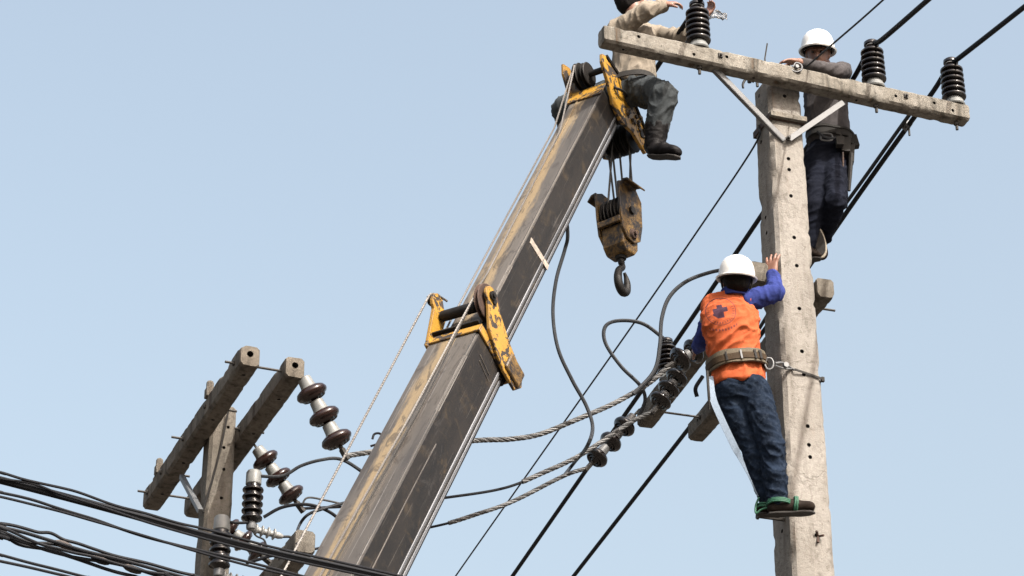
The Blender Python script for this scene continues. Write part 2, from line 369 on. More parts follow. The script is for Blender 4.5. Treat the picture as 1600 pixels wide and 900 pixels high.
# --- right pole frame
A_T = (atZ(1515, 175, 8.46) - atZ(945, 50, 8.46)); A_T.z = 0; A_T.normalize()      # along the top crossarm, to the right and away
B_T = V((-A_T.y, A_T.x, 0))                                                       # square to it, away from the camera
A_P = V((math.cos(R(18.5)), math.sin(R(18.5)), 0)); B_P = V((-A_P.y, A_P.x, 0))   # faces of the right pole
POLE = V((0.1222 * 13.37, 13.37, 0))
ARM_Z = 8.46 + CAM_Z
PTOP = ARM_Z + 0.05
def pole_w(z): return 0.216 + (PTOP - z) * 0.0130
rp = thing('utility_pole', POLE, 'pale square concrete pole that the orange-vested lineman is strapped to', 'utility pole', 'concrete poles')
shaft = concrete_bar(POLE, POLE + V((0, 0, PTOP)), A_P, lambda t: (pole_w(t * PTOP), pole_w(t * PTOP) * 1.04), 0.022, 3, 0.03, 0.005).build('shaft', M['conc'], rp)
HN = 0.5
def pface(px, py, off=0.0):                      # point on the pole's right (sunlit) face
    P = POLE.copy()
    for _ in range(4):
        q = onplane(px, py, P - B_P * (pole_w(P.z) * 1.04 / 2 + off), A_P); P = V((POLE.x, POLE.y, q.z))
    return q
def pleft(px, py, off=0.0):
    P = POLE.copy()
    for _ in range(4):
        q = onplane(px, py, P - A_P * (pole_w(P.z) / 2 + off), B_P); P = V((POLE.x, POLE.y, q.z))
    return q
holes = [(pface(x, y), B_P, 0.0125, 0.05) for x, y in ((1226, 150), (1232, 248), (1233, 265), (1236, 306), (1241, 371), (1245, 415), (1249, 482), (1253, 549), (1256, 585), (1262, 666), (1264, 695), (1266, 714), (1276, 836))]
holes += [(pleft(x, y), A_P, 0.0125, 0.05) for x, y in ((1186, 150), (1189, 222), (1196, 340), (1198, 364), (1222, 830))]
drill(shaft, holes)
# steel band with clamp plates just below the top arm
bz = pface(1225, 186).z
w2 = pole_w(bz) / 2 + 0.004; wb = pole_w(bz) * 1.04 / 2 + 0.004
band = MB()
cs = [(-w2, -wb), (w2, -wb), (w2, wb), (-w2, wb)]
def sqring(o, i, z): return [POLE + A_P * (x + math.copysign(o, x)) + B_P * (y + math.copysign(o, y)) + V((0, 0, z)) for x, y in cs]
band.ring_skin([sqring(0, 0, bz - 0.022), sqring(0.006, 0, bz - 0.022), sqring(0.006, 0, bz + 0.022), sqring(0, 0, bz + 0.022), sqring(0, 0, bz - 0.022)], cap=False)
band.build('band', M['rust'], rp, bevel=0.002)
pl = MB(); pl.box(POLE - B_P * (wb + 0.02) + V((0, 0, bz + 0.004)), A_P, B_P, V((0, 0, 1)), w2 * 2.1, 0.028, 0.035); pl.build('clamp_plate', M['conc_arm'], rp, bevel=0.003)
# broken bracket stub lower down, and a step bolt under the shoe
q = pface(1278, 838); sb = MB()
sb.tube([q + V((0, 0, 0)), q - B_P * 0.03 + V((-0.02, 0, 0.02))], 0.008, 6); sb.tube([q, q - B_P * 0.025 + V((0.022, 0, -0.004))], 0.007, 6); sb.tube([q, q - B_P * 0.02 + V((-0.01, 0, -0.045))], 0.007, 6)
sb.build('broken_bracket', M['rust'], rp)
q = pleft(1226, 812); sb = MB(); sb.tube([q + A_P * 0.03, q - A_P * 0.16], 0.012, 8); sb.lathe([(0.02, 0), (0.02, 0.012)], q - A_P * 0.17, A_P, 6); sb.build('step_bolt', M['bolt'], rp)
# small hardware at the back left under the arm
q = pleft(1178, 128, 0.01); sb = MB(); sb.tube(cat_rom([q, q - A_P * 0.05 + V((0, 0, .01)), q - A_P * 0.075 + V((0, 0, -.03)), q - A_P * .075 + V((0, 0, -.06))], 5), 0.008, 6); sb.lathe([(0.014, -.01), (0.014, .012)], q - A_P * .03, V((0, 0, 1)), 6); sb.build('hook', M['iron'], rp)
q = POLE + V((0, 0, PTOP - 0.02)) - A_P * 0.07; sb = MB(); sb.tube([q, q + V((0, 0, 0.22)), q + V((0.02, 0, 0.33))], 0.005, 5); sb.tube([q - A_P * .06, q - A_P * .065 + V((0, 0, .17))], 0.009, 6); sb.build('spike', M['bolt'], rp)

# --- top crossarm of the right pole
AW, AH = 0.105, 0.118
p0 = atZ(945, 50, 8.46); p1 = atZ(1515, 175, 8.46)
back = B_T * (AW / 2)
p0 = p0 + back; p1 = p1 + back
# seat the arm against the pole's face
mid = p0 + A_T * ((POLE - p0).dot(A_T)); mid.z = ARM_Z
gap = (POLE - mid).dot(B_T)
ta = thing('crossarm', p0, 'pale stained concrete top crossarm carrying three black insulators', 'crossarm', 'concrete crossarms')
arm = concrete_bar(p0, p1, B_T, lambda t: (AW, AH), 0.014, 11, 0.025, 0.0035).build('beam', M['conc_arm'], ta)
drill(arm, [(p0 + A_T * t - B_T * (AW / 2) + V((0, 0, z)), B_T, 0.011, 0.03) for t, z in ((0.22, 0.02), (0.58, -.02), (0.80, .015), (1.28, .02), (1.95, .0), (2.22, .01), (2.35, -.015))] + [(p0 + A_T * t - V((0, 0, AH / 2)), V((0, 0, 1)), 0.009, 0.03) for t in (0.14, 1.0, 1.7)])
for t in (0.755, 2.02):
    q = p0 + A_T * t - B_T * (AW / 2 + 0.004) + V((0, 0, 0.012)); sb = MB(); sb.box(q, A_T, V((0, 0, 1)), B_T, 0.028, 0.03, 0.012); sb.lathe([(0.008, 0), (0.008, 0.02)], q, -B_T, 6); sb.build('bolt_plate', M['bolt'], ta, bevel=0.002)
q = p0 + A_T * ((onplane(1237, 103, p0, A_T) - p0).dot(A_T)) - B_T * (AW / 2 + .006); q.z = onplane(1237, 103, q, A_T).z
sb = MB(); sb.tube(cat_rom([q + V((-.035, 0, .01)), q + V((-.03, 0, -.02)), q + V((.0, 0, -.035)), q + V((.03, 0, -.02)), q + V((.03, 0, .015)), q + V((0, 0, .03)), q + V((-.02, 0, .0))], 5), 0.006, 6); sb.lathe([(.013, -.008), (.013, .014)], q, -B_T, 6); sb.build('wire_clamp', M['galv'], ta)
def brace(pa, pb, width=0.032, name='brace'):
    d = (pb - pa).normalized(); ez = (-B_T - d * (-B_T).dot(d)).normalized(); ex = d.cross(ez); mb = MB()
    mb.box((pa + pb) / 2, ex, d, ez, width, (pb - pa).length, 0.007)
    mb.box((pa + pb) / 2 + ex * width / 2 - ez * 0.012, ez, d, ex, 0.028, (pb - pa).length, 0.006)
    return mb
fz = pface(1229, 219, 0.012)
a1 = onplane(1116, 104, p0 + B_T * 0.0, A_T); a2 = onplane(1318, 160, p0, A_T)
a1.z = ARM_Z - AH / 2 - .002; a2.z = ARM_Z - AH / 2 - .002
q1 = atY(1117, 106, a1.y); q2 = atY(1318, 160, a2.y)
brace(q1, fz + V((-.012, 0, .0)) - B_P * .002).build('brace', M['galv'], ta, bevel=0.001)
brace(q2, fz + V((.012, 0, .0)) - B_P * .012).build('brace', M['galv'], ta, bevel=0.001)
sb = MB(); sb.lathe([(0.016, 0), (0.016, 0.012), (.009, .012), (.009, .03)], fz - B_P * .016, -B_P, 6); sb.build('brace_bolt', M['bolt'], ta)

def pin_insulator(base, label, sheds=6, group='black ribbed post insulators', scale=1.0, below=0.17, r=0.077, h=0.235, wire_dir=None):
    t = thing('post_insulator', base, label, 'insulator', group); up = V((0, 0, 1)); s = scale
    MB().lathe([(0.062 * s, 0), (0.066 * s, 0.008 * s), (0.058 * s, 0.03 * s), (0.045 * s, 0.06 * s), (0.03 * s, 0.062 * s)], base, up, 28).build('base', M['porc_w'], t)
    prof = [(0.04 * s, 0.05 * s)]; dz = h * s / sheds; z = 0.058 * s
    for i in range(sheds):
        rr = r * s * (1.0 - 0.012 * i)
        prof += [(0.052 * s, z), (rr * .97, z + .004), (rr, z + 0.011 * s), (rr * .985, z + .017 * s), (rr * 0.86, z + 0.024 * s), (0.056 * s, z + 0.032 * s)]
        z += dz
    prof += [(0.05 * s, z + .0), (0.036 * s, z + 0.008 * s), (0.036 * s, z + 0.022 * s), (0.047 * s, z + 0.028 * s), (0.047 * s, z + 0.046 * s), (0.035 * s, z + 0.056 * s), (.001, z + .058 * s)]
    MB().lathe(prof, base, up, 32).build('porcelain_body', M['porc_b'], t, ang=60)
    top = base + up * (z + 0.012 * s)
    c = MB(); c.lathe([(0.042 * s, 0), (0.045 * s, .003), (0.042 * s, 0.008)], top, up, 20, cap=False); c.build('tie_wire', M['galv'], t)
    if below:
        c = MB(); c.tube([base - up * 0.0, base - up * below], 0.0095, 8); c.lathe([(0.018, 0), (0.018, 0.014)], base - up * (below - .035), up, 6); c.build('stud', M['bolt'], t)
    return base + up * (z + 0.04 * s)
TOPS = []
for (px, py), lab in zip(((1091, 61), (1366, 127), (1491, 155)), ('black ribbed insulator by the khaki worker\'s hands', 'black ribbed insulator to the right of the white-helmeted worker on the top arm', 'black ribbed insulator at the outer right end of the top arm')):
    q = onplane(px, py, p0, A_T); q.z = ARM_Z + AH / 2 - 0.004
    TOPS.append(pin_insulator(q, lab))

# --- lower double arms of the right pole
LZ = 7.10
def beam(name, pn, pf, w, h, seed, lab, mat, holes=(), rods=(), endhole=False, cats='concrete crossarms'):
    d = (pf - pn).normalized(); ex = V((-d.y, d.x, 0)) * -1
    t = thing(name, pn, lab, 'crossarm', cats)
    b = concrete_bar(pn, pf, ex, lambda s: (w, h), 0.016, seed, 0.025, 0.004).build('beam', mat, t)
    hl = []
    for s, f in holes:
        if f == 'b': hl.append((pn + d * s - V((0, 0, h / 2)), V((0, 0, 1)), 0.011, 0.03))
        else: hl.append((pn + d * s - ex * (w / 2), ex, 0.011, 0.03))
    if endhole: hl.append((pn + V((0, 0, .012)), d, 0.019, 0.06))
    if hl: drill(b, hl)
    for s, l0, l1 in rods:
        mb = MB(); q = pn + d * s; mb.tube([q - ex * l0, q + ex * l1], 0.0075, 7); mb.lathe([(0.016, -.006), (0.016, .008)], q - ex * (w / 2 + .006), ex, 6); mb.lathe([(0.016, -.006), (0.016, .008)], q + ex * (w / 2 + .006), ex, 6); mb.build('rod', M['bolt'], t)
    return t, d, ex
An = atZ(1290, 450, LZ); Af = atZ(1087, 676, LZ); dB = (Af - An); dB.z = 0; dB.normalize()
gapA = POLE + A_P * (pole_w(An.z) / 2 + 0.065); gapA.z = An.z
Bn = atZ(1187, 424, LZ); Bf = atZ(1008, 655, LZ)
beam('crossarm', An, Af, 0.115, 0.13, 21, 'grey concrete lower arm whose sawn end shows at the pole\'s right edge', M['conc_low'], [(1.7, 'b'), (1.95, 's')], [(0.25, 0.1, 0.17), (1.9, 0.42, 0.10)])
tB, dBB, exB = beam('crossarm', Bn, Bf, 0.115, 0.13, 22, 'concrete lower arm behind the orange-vested lineman with disc insulators on it', M['conc_low'], [(1.1, 'b'), (1.6, 's'), (1.4, 'b')], [(0.3, .1, .1)])

# ------------------------------------------------------------------ disc strings, cables
def disc_string(start, end, label, n=3, r=0.072, group='strain insulator strings', dark_caps=False):
    t = thing('strain_insulator', start, label, 'insulator', group); ax = (end - start); L = ax.length; ax.normalize()
    MB().tube([start - ax * 0.07, start + ax * 0.02], 0.008, 6).build('eye_bolt', M['bolt'], t)
    dz = L / n; s = r / 0.072; za = min(1.35, dz * 0.97 / (0.108 * s)); CM = M['porc_d'] if dark_caps else M['porc_w']
    for i in range(n):
        o = start + ax * (dz * i)
        cap = MB().lathe([(0.022 * s, 0), (0.031 * s, .006), (0.034 * s, 0.04 * s * za), (0.043 * s, 0.056 * s * za), (0.03 * s, .060 * s * za)], o, ax, 22).build('cap', CM, t)
        MB().lathe([(rr * s, hh * s * za) for rr, hh in ((0.034, 0.052), (0.052, 0.054), (0.066, 0.062), (0.0725, 0.074), (0.0722, 0.081), (0.067, 0.089), (0.060, .092), (0.053, .101), (.045, .093), (.036, .105), (.028, .097), (.014, .11))], o, ax, 30).build('disc', M['porc_b'] if dark_caps else M['porc_r'], t, ang=50)
        MB().tube([o + ax * .085 * s, o + ax * (dz + .006)], 0.011, 8).build('pin', M['bolt'], cap)
    e = start + ax * L
    c = MB(); c.tube([e, e + ax * .05], 0.014, 8); c.box(e + ax * 0.05, ax, ax.orthogonal().normalized(), ax.cross(ax.orthogonal().normalized()), 0.07, 0.024, 0.03); c.build('clevis', M['bolt'], t, bevel=.002)
    return e + ax * 0.06
def cable(pts, r, mat, label, name='cable', cat='cable', group=None, n=8, seg=8, wob=0.0):
    P = cat_rom(pts, n)
    if wob:
        s = random.random() * 50
        P = [p + V((0, noise.noise(V((s, i * .11, 0))), noise.noise(V((s + 9, i * .13, 0))))) * wob for i, p in enumerate(P)]
    o = MB().tube(P, r, seg).top(name, mat); return tag(o, label, cat, group)
def resample(P, step):
    out = [P[0]]; acc = 0
    for a, b in zip(P, P[1:]):
        L = (b - a).length; d = 0
        while acc + (L - d) >= step:
            d += step - acc; acc = 0; out.append(a + (b - a) * (d / L))
        acc += L - d
    out.append(P[-1]); return out
def twisted(pts, r, label, frac=(0, 1), pitch=0.16, group='twisted conductors between the poles'):
    P = resample(cat_rom(pts, 10), 0.012); t = thing('conductor', P[-1], label, 'cable', group)
    MB().tube(P, r * 0.62, 8).build('core', M['cable'], t)
    i0, i1 = int(frac[0] * (len(P) - 1)), int(frac[1] * (len(P) - 1)); Q = P[i0:i1 + 1]
    for j in range(5):
        MB().helix(Q, r * 0.62, r * 0.46, pitch, j * 2 * math.pi / 5, 6).build('armour_strand', M['alu'] if j % 5 in (0, 1, 3) else M['alu_d'], t)
    return t

# overhead wires on the top arm: run square to it, away to the lower left and over the camera's right
def over(pts, anchor, far=True):
    return [onplane(x, y, anchor, B_T) for x, y in pts]
def extend(P, k=1.0):
    a, b = (P[0] - P[1]), (P[-1] - P[-2]); la_, lb_ = a.length * .6, b.length * .6; a.normalize(); b.normalize()
    return [P[0] + a * k, P[0] + a * min(la_, k * .5)] + P + [P[-1] + b * min(lb_, k * .5), P[-1] + b * k]
t2, t3, t1 = TOPS[1], TOPS[2], TOPS[0]
cable(extend(over([(1452, -2), (1378, 62)], t2), 2.5)[:-2] + [t2 + V((0, 0, -.01))] + over([(1332, 125), (1270, 217), (1186, 342), (1060, 528), (940, 700), (803, 897), (700, 1045)], t2), 0.0165, M['cable'], 'thick black cable over the middle insulator, running down behind the pole', 'power_cable', 'cable', 'overhead power cables')
cable(extend(over([(1604, 8), (1498, 91)], t3), 2.5)[:-2] + [t3 + V((0, 0, -.01))] + over([(1460, 140), (1420, 195), (1345, 300), (1272, 405), (1180, 535), (1060, 690), (898, 898), (780, 1050)], t3), 0.0165, M['cable'], 'thick black cable over the outer right insulator, running down behind the pole', 'power_cable', 'cable', 'overhead power cables')
cable([t1 + V((.03, -.05, .25)) - B_T * .8, t1 - B_T * .3 + V((0, 0, .06)), t1 + V((0, 0, -.01))] + over([(1062, 50), (1030, 100), (940, 235), (800, 440), (640, 680), (500, 890)], t1), 0.0165, M['cable'], 'thick black cable over the insulator at the khaki worker\'s hands', 'power_cable', 'cable', 'overhead power cables')
ew = onplane(1258, 106, p0 - B_T * 0.0, A_T)
cable(extend(over([(1382, -2), (1345, 31), (1302, 68)], ew), 2.0)[:-2] + over([(1237, 106 + 30), (1180, 226), (1085, 370), (980, 520), (860, 690), (712, 900), (640, 1005)], ew + B_T * 0.0)[0:0] + [ew], 0.006, M['cable_g'], 'thin grey wire descending to a clamp on the top arm beside the helmet', 'earth_wire', 'wire')
e2 = POLE + V((0, 0, 0)) - A_P * .13 + B_P * .13
cable([onplane(1181, 224, e2, B_T) + V((.02, -.05, .1)), ] + [onplane(x, y, e2, B_T) for x, y in ((1178, 229), (1085, 368), (980, 520), (860, 690), (712, 900), (640, 1005))], 0.0062, M['cable_g'], 'thin grey wire running from behind the pole down to the bottom edge', 'earth_wire', 'wire')
# bundled second cable and clamp on the outer cable
off3 = t3 + A_T * -0.05
jt = thing('line_clamp', onplane(1417, 196, t3, B_T), 'small bolted clamp on the outer right cable just below the top arm', 'clamp')
q = onplane(1417, 196, t3, B_T); dd = (onplane(1345, 300, t3, B_T) - q).normalized(); uu = dd.orthogonal().normalized(); ww = dd.cross(uu)
MB().box(q, uu, ww, dd, 0.05, 0.045, 0.06).build('body', M['galv'], jt, bevel=.006)
MB().tube([q + uu * .02, q + uu * .02 - V((0, 0, .085))], .007, 6).build('bolt', M['bolt'], jt)
MB().tube([q - uu * .035, q + uu * .04], .008, 6).build('bolt', M['bolt'], jt)
o3 = V((-.022, -.03, .012))
cable([onplane(x, y, t3, B_T) + o3 for x, y in ((1436, 172), (1415, 200), (1345, 298), (1270, 400), (1215, 480), (1190, 520))], 0.013, M['cable_g'], 'grey cable clipped alongside the outer right cable below the clamp', 'jumper_cable', 'cable')

# right strain strings: hang off the left face of the lower arm
def bface(px, py): return onplane(px, py, Bn - exB * 0.0 - A_P * 0.075, dBB)
s1 = bface(1098, 540); e1 = s1 + (-A_P * 0.80 + V((0, -.25, -0.42))).normalized() * 0.26
E1 = disc_string(s1, onplane(1056, 566, s1, A_P), 'brown disc insulator pair nearest the orange vest, seen almost end-on', 2, 0.080, dark_caps=True)
s2 = bface(1066, 578); E2 = disc_string(s2, onplane(1028, 632, s2, A_P), 'brown disc insulator string in the middle of the right pole\'s lower arm', 3, 0.072, dark_caps=True)
s3 = bface(990, 650); E3 = disc_string(s3, onplane(926, 722, s3, A_P), 'brown disc insulator string off the outer tip of the right pole\'s lower arm', 3, 0.076, dark_caps=True)
q = onplane(1043, 578, Bn, dBB); q.z = Bn.z + 0.062
IT = pin_insulator(q, 'black ribbed insulator standing on the lower arm left of the orange vest', 6, scale=0.86, below=0.0)
q = onplane(1082, 527, Bn - A_P * .02, dBB); q.z = Bn.z + 0.062
# left pole -------------------------------------------------------------------------------------------------
L1n, L1f = atZ(391, 556, 6.3), atZ(237, 783, 6.3); L2n, L2f = atZ(461, 574, 6.3), atZ(301, 795, 6.3)
A_L = V((0.93, 0.362, 0)); B_L = V((-0.362, 0.93, 0))
LP = (L1n + L1f + L2n + L2f) / 4; LP = V((LP.x, LP.y, 0)) + V((0.0, 0.0, 0))
LTOP = atY(366, 642, LP.y).z
lp = thing('utility_pole', LP, 'weathered grey concrete pole at the lower left with tilted-looking double arms', 'utility pole', 'concrete poles')
def lw(z): return 0.150 + (LTOP - z) * 0.016
ls = concrete_bar(LP, LP + V((0, 0, LTOP)), A_L, lambda t: (lw(t * LTOP), lw(t * LTOP) * 1.05), 0.018, 31, 0.05, 0.004).build('shaft', M['conc_oldpole'], lp)
def lface(px, py, off=0.0): return onplane(px, py, LP - B_L * (0.085 + off), A_L)
drill(ls, [(lface(x, y), B_L, 0.010, 0.05) for x, y in ((357, 667), (350, 699), (350, 733), (346, 778))])
sb = MB(); sb.tube([lface(357, 640, .03), lface(345, 700, .012), lface(332, 750, .012), lface(317, 800, .012)], 0.006, 6); sb.build('ground_lead', M['iron'], lp)
beam('crossarm', L1n, L1f, 0.112, 0.128, 32, 'long weathered brown-grey arm on the left side of the lower left pole', M['conc_old'], [(.12, 'b'), (.75, 'b'), (1.9, 'b'), (1.4, 'b')], [(0.12, 0.11, 0.34), (0.72, .07, .13), (1.2, .13, .09), (2.05, .12, .34), (1.72, .07, .12)], True)
beam('crossarm', L2n, L2f, 0.112, 0.128, 33, 'weathered arm with a bored end on the right side of the lower left pole', M['conc_old'], [(.3, 'b'), (.8, 'b')], [(0.9, .09, .09)], True)
for px, py, lab in ((328, 606, 'small grey cleat near the middle of the long left arm'), (249, 727, 'small grey cleat near the far end of the long left arm')):
    q = onplane(px, py, L1n - A_L * .045, B_L); q.z = L1n.z + .075; mb = MB(); mb.box(q, A_L, B_L, V((0, 0, 1)), .05, .06, .06); mb.lathe([(.022, 0), (.022, .04), (.013, .05)], q + V((0, 0, .028)), V((0, 0, 1)), 10)
    tag(mb.top('arm_cleat', M['conc_oldpole'], bevel=.006), lab, 'cleat', 'cleats on the long left arm')
mb = brace(onplane(285, 742, L1n, B_L) + V((0, 0, 0)), lface(314, 796, .02), 0.026); tag(mb.top('arm_brace', M['galv'], bevel=.001), 'thin galvanised brace between the long left arm and its pole', 'brace')
L3n = atZ(477, 846, 5.32); L3d = B_L
beam('crossarm', L3n, L3n + L3d * 1.9, 0.118, 0.135, 34, 'mossy grey stub arm end beside the boom at the lower left', M['conc_oldpole'], [(.3, 's')], [], False)
sL1 = onplane(474, 590, L2n + A_L * .06, B_L); EL1 = disc_string(sL1, onplane(532, 698, sL1, A_L), 'upper left string of three brown discs hanging off the bored arm end', 3, 0.090)
sL2 = onplane(401, 700, L2n + A_L * .06, B_L); EL2 = disc_string(sL2, onplane(461, 782, sL2, A_L), 'string of three brown discs below the bored arm, next to the ribbed arrester', 3, 0.084)
sL3 = onplane(345, 815, L2n + A_L * .06, B_L); EL3 = disc_string(sL3, onplane(408, 868, sL3, A_L), 'lowest brown disc string behind the foreground cables at the left', 3, 0.078)

# conductors strung between the two poles
def span(ptsY): return [atY(x, y, Y) for x, y, Y in ptsY]
yR = E1.y; yL = EL1.y
twisted([E1] + span([(1012, 600, yR - .02), (960, 630, yR - .08), (900, 656, yR - .15), (845, 678, yR - .2), (800, 686, yR - .24), (750, 688, yR - .28), (650, 696, (yR + yL) / 2 - .1)]) + [EL1], 0.0150, 'upper twisted conductor from the vest-side discs to the left pole', (0, 1))
yR = E2.y
twisted([E2] + span([(985, 660, yR), (940, 690, yR - .06), (900, 715, yR - .1), (850, 738, yR - .14), (790, 762, yR - .2), (708, 776, yR - .25), (600, 788, (yR + EL2.y) / 2)]) + [EL2], 0.0142, 'middle twisted conductor passing behind the boom', (0, 0.42))
yR = E3.y
twisted([E3] + span([(880, 744, yR - .03), (800, 784, yR - .1), (740, 805, yR - .16), (690, 820, yR - .2), (600, 838, (yR + EL3.y) / 2 + .1), (500, 856, EL3.y + .15)]) + [EL3], 0.0135, 'lowest twisted conductor passing behind the boom', (0, 0.45))
q = atY(590, 686, (E1.y + EL1.y) / 2); tag(MB().tube(cat_rom([q + V((-.03, 0, 0)), q + V((-.02, 0, .03)), q + V((.01, 0, .035)), q + V((.03, 0, .01)), q + V((.01, 0, -.025)), q + V((-.04, 0, -.045))], 6), .007, 7).top('wire_tail', M['cable']), 'small curled wire tail at the boom\'s left edge', 'wire')

# jumpers
yj = E1.y
cable(span([(1140, 420, yj + .1), (1108, 426, yj + .06), (1072, 440, yj + .02), (1046, 464, yj), (1034, 498, yj - .02), (1031, 540, yj - .04), (1022, 580, yj - .05), (990, 616, yj - .07)]), 0.0125, M['cable_g'], 'grey jumper arching from behind the white helmet to the upper conductor', 'jumper_cable', 'cable')
yj = IT.y
cable([IT] + span([(1005, 506, yj - .02), (968, 501, yj - .04), (946, 510, yj - .05), (946, 536, yj - .05), (970, 572, yj - .04), (1000, 602, yj - .02), (1008, 624, yj + .02), (1000, 648, yj + .06)]), 0.0125, M['cable_g'], 'black looped jumper left of the lower ribbed insulator', 'jumper_cable', 'cable')
yj = 13.45
cable(span([(860, 290, yj - .1), (882, 335, yj - .1), (887, 368, yj - .05), (882, 392, yj), (869, 438, yj), (864, 490, yj), (872, 545, yj), (894, 594, yj + .05), (916, 634, yj + .1), (926, 668, yj + .1), (917, 698, yj + .1), (898, 722, E3.y), (880, 745, E3.y - .03)]), 0.0115, M['cable_g'], 'long hanging cable from behind the boom down to the lowest conductor', 'jumper_cable', 'cable')
cable(span([(1098, 588, 13.3), (1087, 606, 13.3), (1089, 620, 13.32)]), 0.012, M['cable'], 'short black cable end below the orange vest\'s left side', 'cable_end', 'cable')

# arresters and small hardware on the left pole
def arrester(px, py, Y, label, wlab):
    top = atY(px, py, Y); up = V((0, 0, 1)); base = top - up * 0.35; t = thing('surge_arrester', base, label, 'arrester', 'ribbed surge arresters')
    MB().lathe([(0.042, 0.265), (0.046, 0.27), (0.045, 0.34), (0.038, 0.352), (.001, .353)], base, up, 24).build('cap', M['porc_w'], t)
    prof = [(0.03, 0.03)]
    for i in range(5):
        z = 0.045 + i * 0.044; prof += [(0.041, z), (0.060, z + .006), (0.062, z + .014), (0.058, z + .022), (0.043, z + .026)]
    prof += [(0.04, 0.268)]
    MB().lathe(prof, base, up, 26).build('ribbed_body', M['porc_b'], t, ang=50)
    MB().lathe([(0.028, -.01), (0.03, .0), (0.03, .03)], base, up, 12).build('foot', M['galv'], t)
    d = (A_L + V((0, 0, -.12))).normalized(); o = base + V((0, 0, -.005)); pr = [(0.016, 0)]
    for i in range(4):
        z = .02 + i * .036; pr += [(0.018, z), (0.034, z + .006), (.034, z + .011), (0.018, z + .02)]
    pr += [(0.02, .165), (.012, .19)]
    MB().lathe(pr, o, d, 18).build('polymer_arm', M['polymer'], t, ang=50)
    e = o + d * .19
    MB().tube(cat_rom([e, e + d * .05 + V((0, 0, .01)), e + d * .09 + V((0, 0, -.02)), e + d * .095 + V((0, 0, -.2))], 6), .008, 7).build('bracket', M['iron'], t)
    MB().tube(cat_rom([base, base + V((.03, 0, -.05)), base + V((.08, 0, -.08)), base + V((.1, 0, -.16))], 6), .0055, 6).build('lead', M['iron'], t)
    return top, base
T1, B1 = arrester(397, 737, LP.y - .12, 'ribbed dark arrester with grey cap hanging right of the left pole', '')
T2, B2 = arrester(347, 808, LP.y - .22, 'ribbed dark arrester against the left pole shaft, behind the cables', '')
ya = T1.y
cable([T1 + V((.0, -.01, -.03))] + span([(440, 744, ya), (470, 728, ya), (500, 719, ya), (530, 717, ya + .05), (560, 733, ya + .1), (600, 765, ya + .2)]), 0.0105, M['cable_g'], 'grey lead arching from the arrester cap to behind the boom', 'lead_wire', 'cable', 'leads on the left pole')
cable(span([(350, 815, T2.y), (375, 817, T2.y + .05), (400, 815, ya)]), 0.009, M['cable'], 'short black lead linking the two ribbed arresters', 'lead_wire', 'cable', 'leads on the left pole')
cable(span([(412, 808, ya), (440, 793, ya), (475, 788, ya), (505, 795, ya + .02), (530, 812, ya + .06), (545, 840, ya + .1)]), 0.0105, M['cable'], 'black lead curving over the stub arm to behind the boom', 'lead_wire', 'cable', 'leads on the left pole')
cable(span([(464, 850, L3n.y - .02), (466, 825, ya), (480, 805, ya), (505, 795, ya), (540, 785, ya + .1)]), 0.009, M['cable_g'], 'grey lead rising from the stub arm end', 'lead_wire', 'cable', 'leads on the left pole')
cable(span([(384, 880, ya), (405, 874, ya), (430, 868, ya), (470, 872, ya)]), 0.010, M['cable'], 'short black lead just under the thick foreground cable', 'lead_wire', 'cable', 'leads on the left pole')
cable([EL2] + span([(480, 778, ya + .2), (510, 782, ya + .25), (545, 790, ya + .3)]), 0.006, M['alu_d'], 'thin stranded tail from the middle disc string at the left', 'lead_wire', 'cable', 'leads on the left pole')

# ------------------------------------------------------------------ foreground cables at the lower left
FG = atZ(0, 748, 3.9); FD = V((1.4, 1.0, 0)).normalized()
def fg(pts, dz=0.0, off=0.0):
    n = V((FD.y, -FD.x, 0)); P = [onplane(x, y, FG + n * off, FD) for x, y in pts]
    return extend(P, 1.2)
FGL = 'foreground cables at the lower left'
FGC = [
 ([(0, 750), (100, 776), (200, 803), (310, 834), (420, 862), (520, 884), (600, 901)], .0130, 'thickest black foreground cable crossing the foot of the boom', .0, 0),
 ([(0, 738), (50, 752), (120, 769), (200, 796), (270, 814), (330, 829), (420, 853), (600, 894)], .0044, 'thin black wire riding just above the thickest foreground cable', .03, .006),
 ([(0, 747), (55, 757), (95, 772), (150, 790), (250, 822), (400, 863), (600, 906)], .0040, 'thin black wire crossing onto the thickest foreground cable', .025, .004),
 ([(0, 769), (60, 784), (130, 806), (200, 830), (290, 855), (400, 882), (480, 902)], .0050, 'black wire next below the thickest foreground cable', .0, .004),
 ([(0, 777), (80, 796), (150, 815), (230, 838), (310, 863), (420, 891), (470, 904)], .0042, 'second thin wire below the thickest foreground cable', .02, .004),
 ([(0, 817), (50, 828), (80, 834), (110, 847), (160, 862), (230, 880), (300, 899)], .0052, 'topmost wire of the untidy lower bundle', .0, .008),
 ([(0, 823), (60, 839), (120, 857), (200, 878), (290, 901)], .0060, 'second wire from the top of the untidy bundle', .03, .006),
 ([(0, 829), (50, 848), (98, 853), (160, 872), (230, 893), (270, 905)], .0052, 'third wire from the top of the untidy bundle', -.02, .008),
 ([(0, 836), (40, 848), (100, 866), (170, 880), (250, 902)], .0055, 'fourth wire from the top of the untidy bundle', .02, .008),
 ([(0, 833), (30, 850), (90, 862), (150, 884), (210, 901)], .0058, 'thick lowest tight wire of the untidy bundle', .0, .007),
 ([(0, 825), (45, 843), (95, 858), (140, 868), (200, 886), (260, 900)], .0050, 'wire wandering between the third and fourth wires of the untidy bundle', .035, .010),
 ([(0, 841), (60, 857), (120, 873), (180, 893), (215, 904)], .0050, 'slack wire hanging just under the untidy bundle', -.01, .008),
 ([(0, 866), (60, 883), (135, 902)], .0050, 'upper wire of the pair at the bottom left corner', .0, .004),
 ([(0, 877), (70, 892), (115, 903)], .0050, 'lower wire of the pair at the bottom left corner', .0, .004)]
